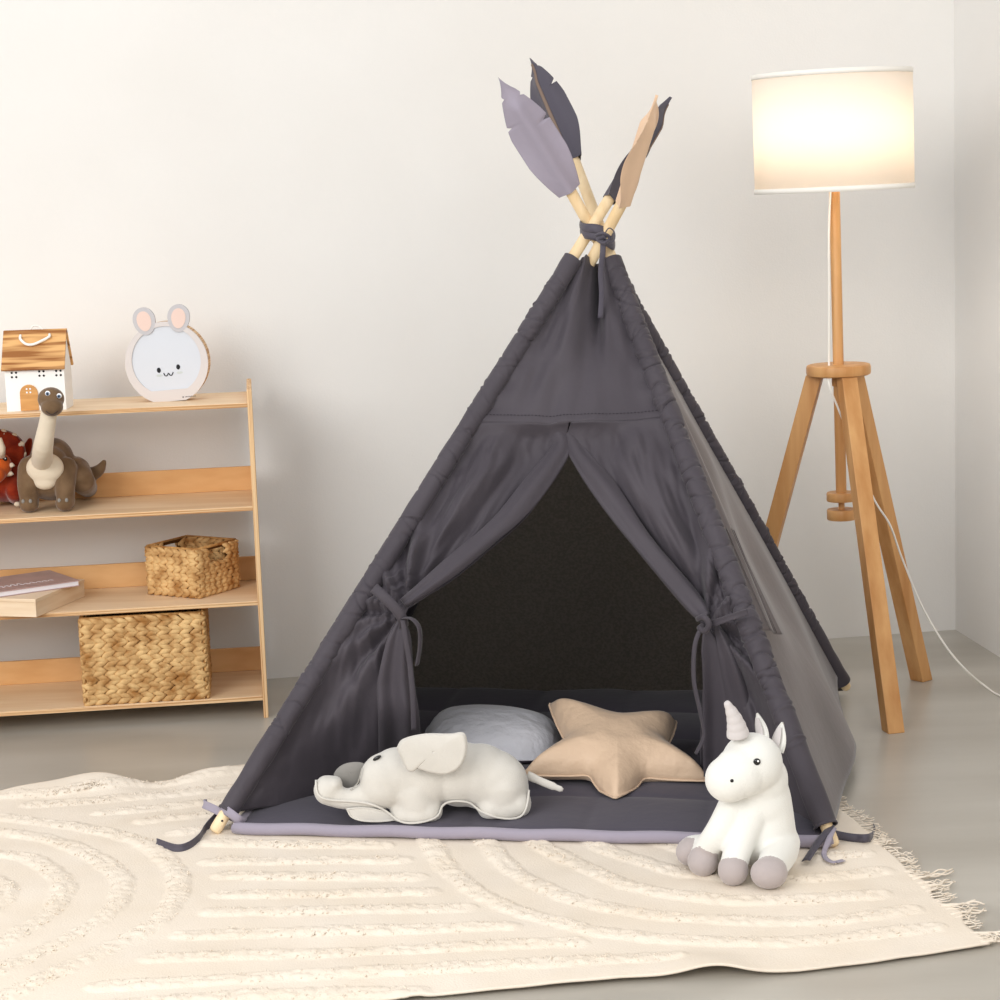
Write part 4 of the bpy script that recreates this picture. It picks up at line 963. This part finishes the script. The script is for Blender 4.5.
# ------------------------------------------------------------------ plush dinosaurs on the second shelf
zs2 = .5283
dn = empty('plush_dinosaur', onz(50, 500, zs2), 'brown long-necked plush dinosaur with cream throat sitting on the second shelf', 'toy')
fL = onz(29, 504, zs2+.020); fR = onz(65, 503, zs2+.020); YD = fR[1]
D_ = lambda x, y, dy=0: at(x, y, YD+dy)
parts = [('s', D_(52, 478, .07), (.066, .075, .055)), ('s', D_(54, 462, .09), (.050, .06, .06)), ('s', D_(48, 465, .05), (.05, .045, .05)), ('s', D_(45, 450, .06), (.028, .03, .04)),
  ('c', [D_(30, 468, .03), D_(28, 485, .005), fL+V(0, .01, .004)], [.030, .026, .023]), ('s', fL, (.024, .027, .021)), ('c', [D_(66, 468, .03), D_(65, 485, .005), fR+V(0, .01, .004)], [.028, .025, .022]), ('s', fR, (.023, .027, .021)),
  ('c', [D_(76, 470, .09), D_(83, 482, .06), onz(88, 488, zs2+.024)], [.035, .03, .024]), ('c', [D_(78, 475, .12), D_(92, 474, .12), D_(100, 469, .11), D_(104, 462, .1)], [.026, .018, .014, .007])]
dvs, dfs = blob(parts, .0035, 4); dvs[:, 2] = np.maximum(dvs[:, 2], zs2)
mesh('body', dvs, dfs, brownp, dn)
nvs, nfs = blob([('c', [at(50, 408, 4.905), at(47, 425, 4.915), at(43, 448, 4.95), D_(42, 462, .0)], [.019, .020, .024, .026])], .0035, 2)
mesh('neck', nvs, nfs, creamp, dn)
bvs, bfs = blob([('s', D_(45, 468, -.004), (.046, .024, .038)), ('s', D_(45, 480, .0), (.030, .02, .024)), ('s', D_(43, 458, .012), (.028, .024, .02))], .0035, 4)
mesh('throat_bib', bvs, bfs, creamp, dn)
hvs, hfs = blob([('s', at(51, 399, 4.895), (.031, .030, .028)), ('s', at(52, 407, 4.875), (.026, .026, .022))], .003, 3)
mesh('head', hvs, hfs, brownp, dn)
for x, y in ((47.5, 393.5), (59, 396)):
    p = surf(hvs, x, y); e_ = ball('eye', p+V(0, .002, 0), (.0062, .0045, .0062), white_g, dn); i_ = ball('iris', p+V(0, -.0018, -.0004), (.0042, .0022, .0042), blueeye, e_); ball('pupil', p+V(.0002, -.0034, -.0004), (.0022, .0014, .0026), black, e_)
seam_line(hvs, [(46, 411), (52, 415), (58, 411)], .0008, stitch, 'mouth', dn, n=12)
for hh in (fL, fR):
    for q in (-1, 1): ball('toe_patch', hh+V(q*.009, -.022, .010), (.0042, .004, .005), plushdg, dn)
tri = empty('plush_triceratops', onz(4, 500, zs2), 'rust red plush triceratops with cream horns cut by the left frame edge', 'toy')
YT = onz(15, 500, zs2+.02)[1]; T3 = lambda x, y, dy=0: at(x, y, YT+dy)
parts = [('s', T3(5, 480, .06), (.06, .07, .055)), ('s', T3(-10, 470, .07), (.06, .07, .06)), ('c', [T3(13, 482, .02), T3(15, 492, .0), onz(16, 497, zs2+.02)], [.024, .022, .019]), ('c', [T3(-14, 482, .02), T3(-14, 492, .0), onz(-14, 500, zs2+.02)], [.026, .022, .02]),
  ('c', [T3(14, 476, .11), T3(22, 458, .12), T3(28, 446, .12), T3(30, 440, .12)], [.028, .018, .011, .007])]
tvs, tfs = blob(parts, .0035, 4); tvs[:, 2] = np.maximum(tvs[:, 2], zs2); mesh('body', tvs, tfs, redp, tri)
mb = MB(); n = 40
fr = []; c_ = T3(-3, 453, .02)
G = np.zeros((10, n, 3))
for i in range(10):
    r = i/9
    for j in range(n):
        a = 2*math.pi*j/n; G[i, j] = c_+V(.062*r*math.cos(a), .012+.03*r*r*.0+.02*(1-r), .052*r*math.sin(a))*1.0+V(0, -.004*math.cos(j*1.3)*r, 0)
fr_ = grid('frill', G, redp, tri, close_v=True, thick=.014)
for a in (20, 48, 76, -8): 
    p = c_+V(.061*math.cos(math.radians(a)), .02, .051*math.sin(math.radians(a))); ball('frill_spike', p, (.008, .006, .008), creamp, fr_)
hv, hf_ = blob([('s', T3(-2, 466, -.005), (.034, .036, .034)), ('s', T3(-5, 474, -.03), (.026, .03, .024))], .0035, 3); mesh('head', hv, hf_, orangep, tri)
mb = MB(); mb.tube([T3(1, 456, -.03), T3(1.5, 448, -.045), T3(0, 438, -.05)], [.010, .010, .004], 12); mb.build('horn', creamp, tri)
mb = MB(); mb.tube([T3(-12, 456, -.03), T3(-12, 448, -.045), T3(-13, 438, -.05)], [.010, .010, .004], 12); mb.build('horn', creamp, tri)
eye(hv, 5, 459, .0055, tri)
for x, y in ((11.5, 465.5), (10.5, 474)):
    mb = MB(); a_ = T3(x-3, y, -.01); mb.tube([a_, a_+V(.010, -.002, .001), a_+V(.016, -.002, -.001)], [.0065, .006, .001], 10); mb.build('cheek_spike', creamp, tri)
ball('toe_patch', onz(16, 500, zs2+.02)+V(.006, -.016, -.008), (.008, .006, .006), creamp, tri)
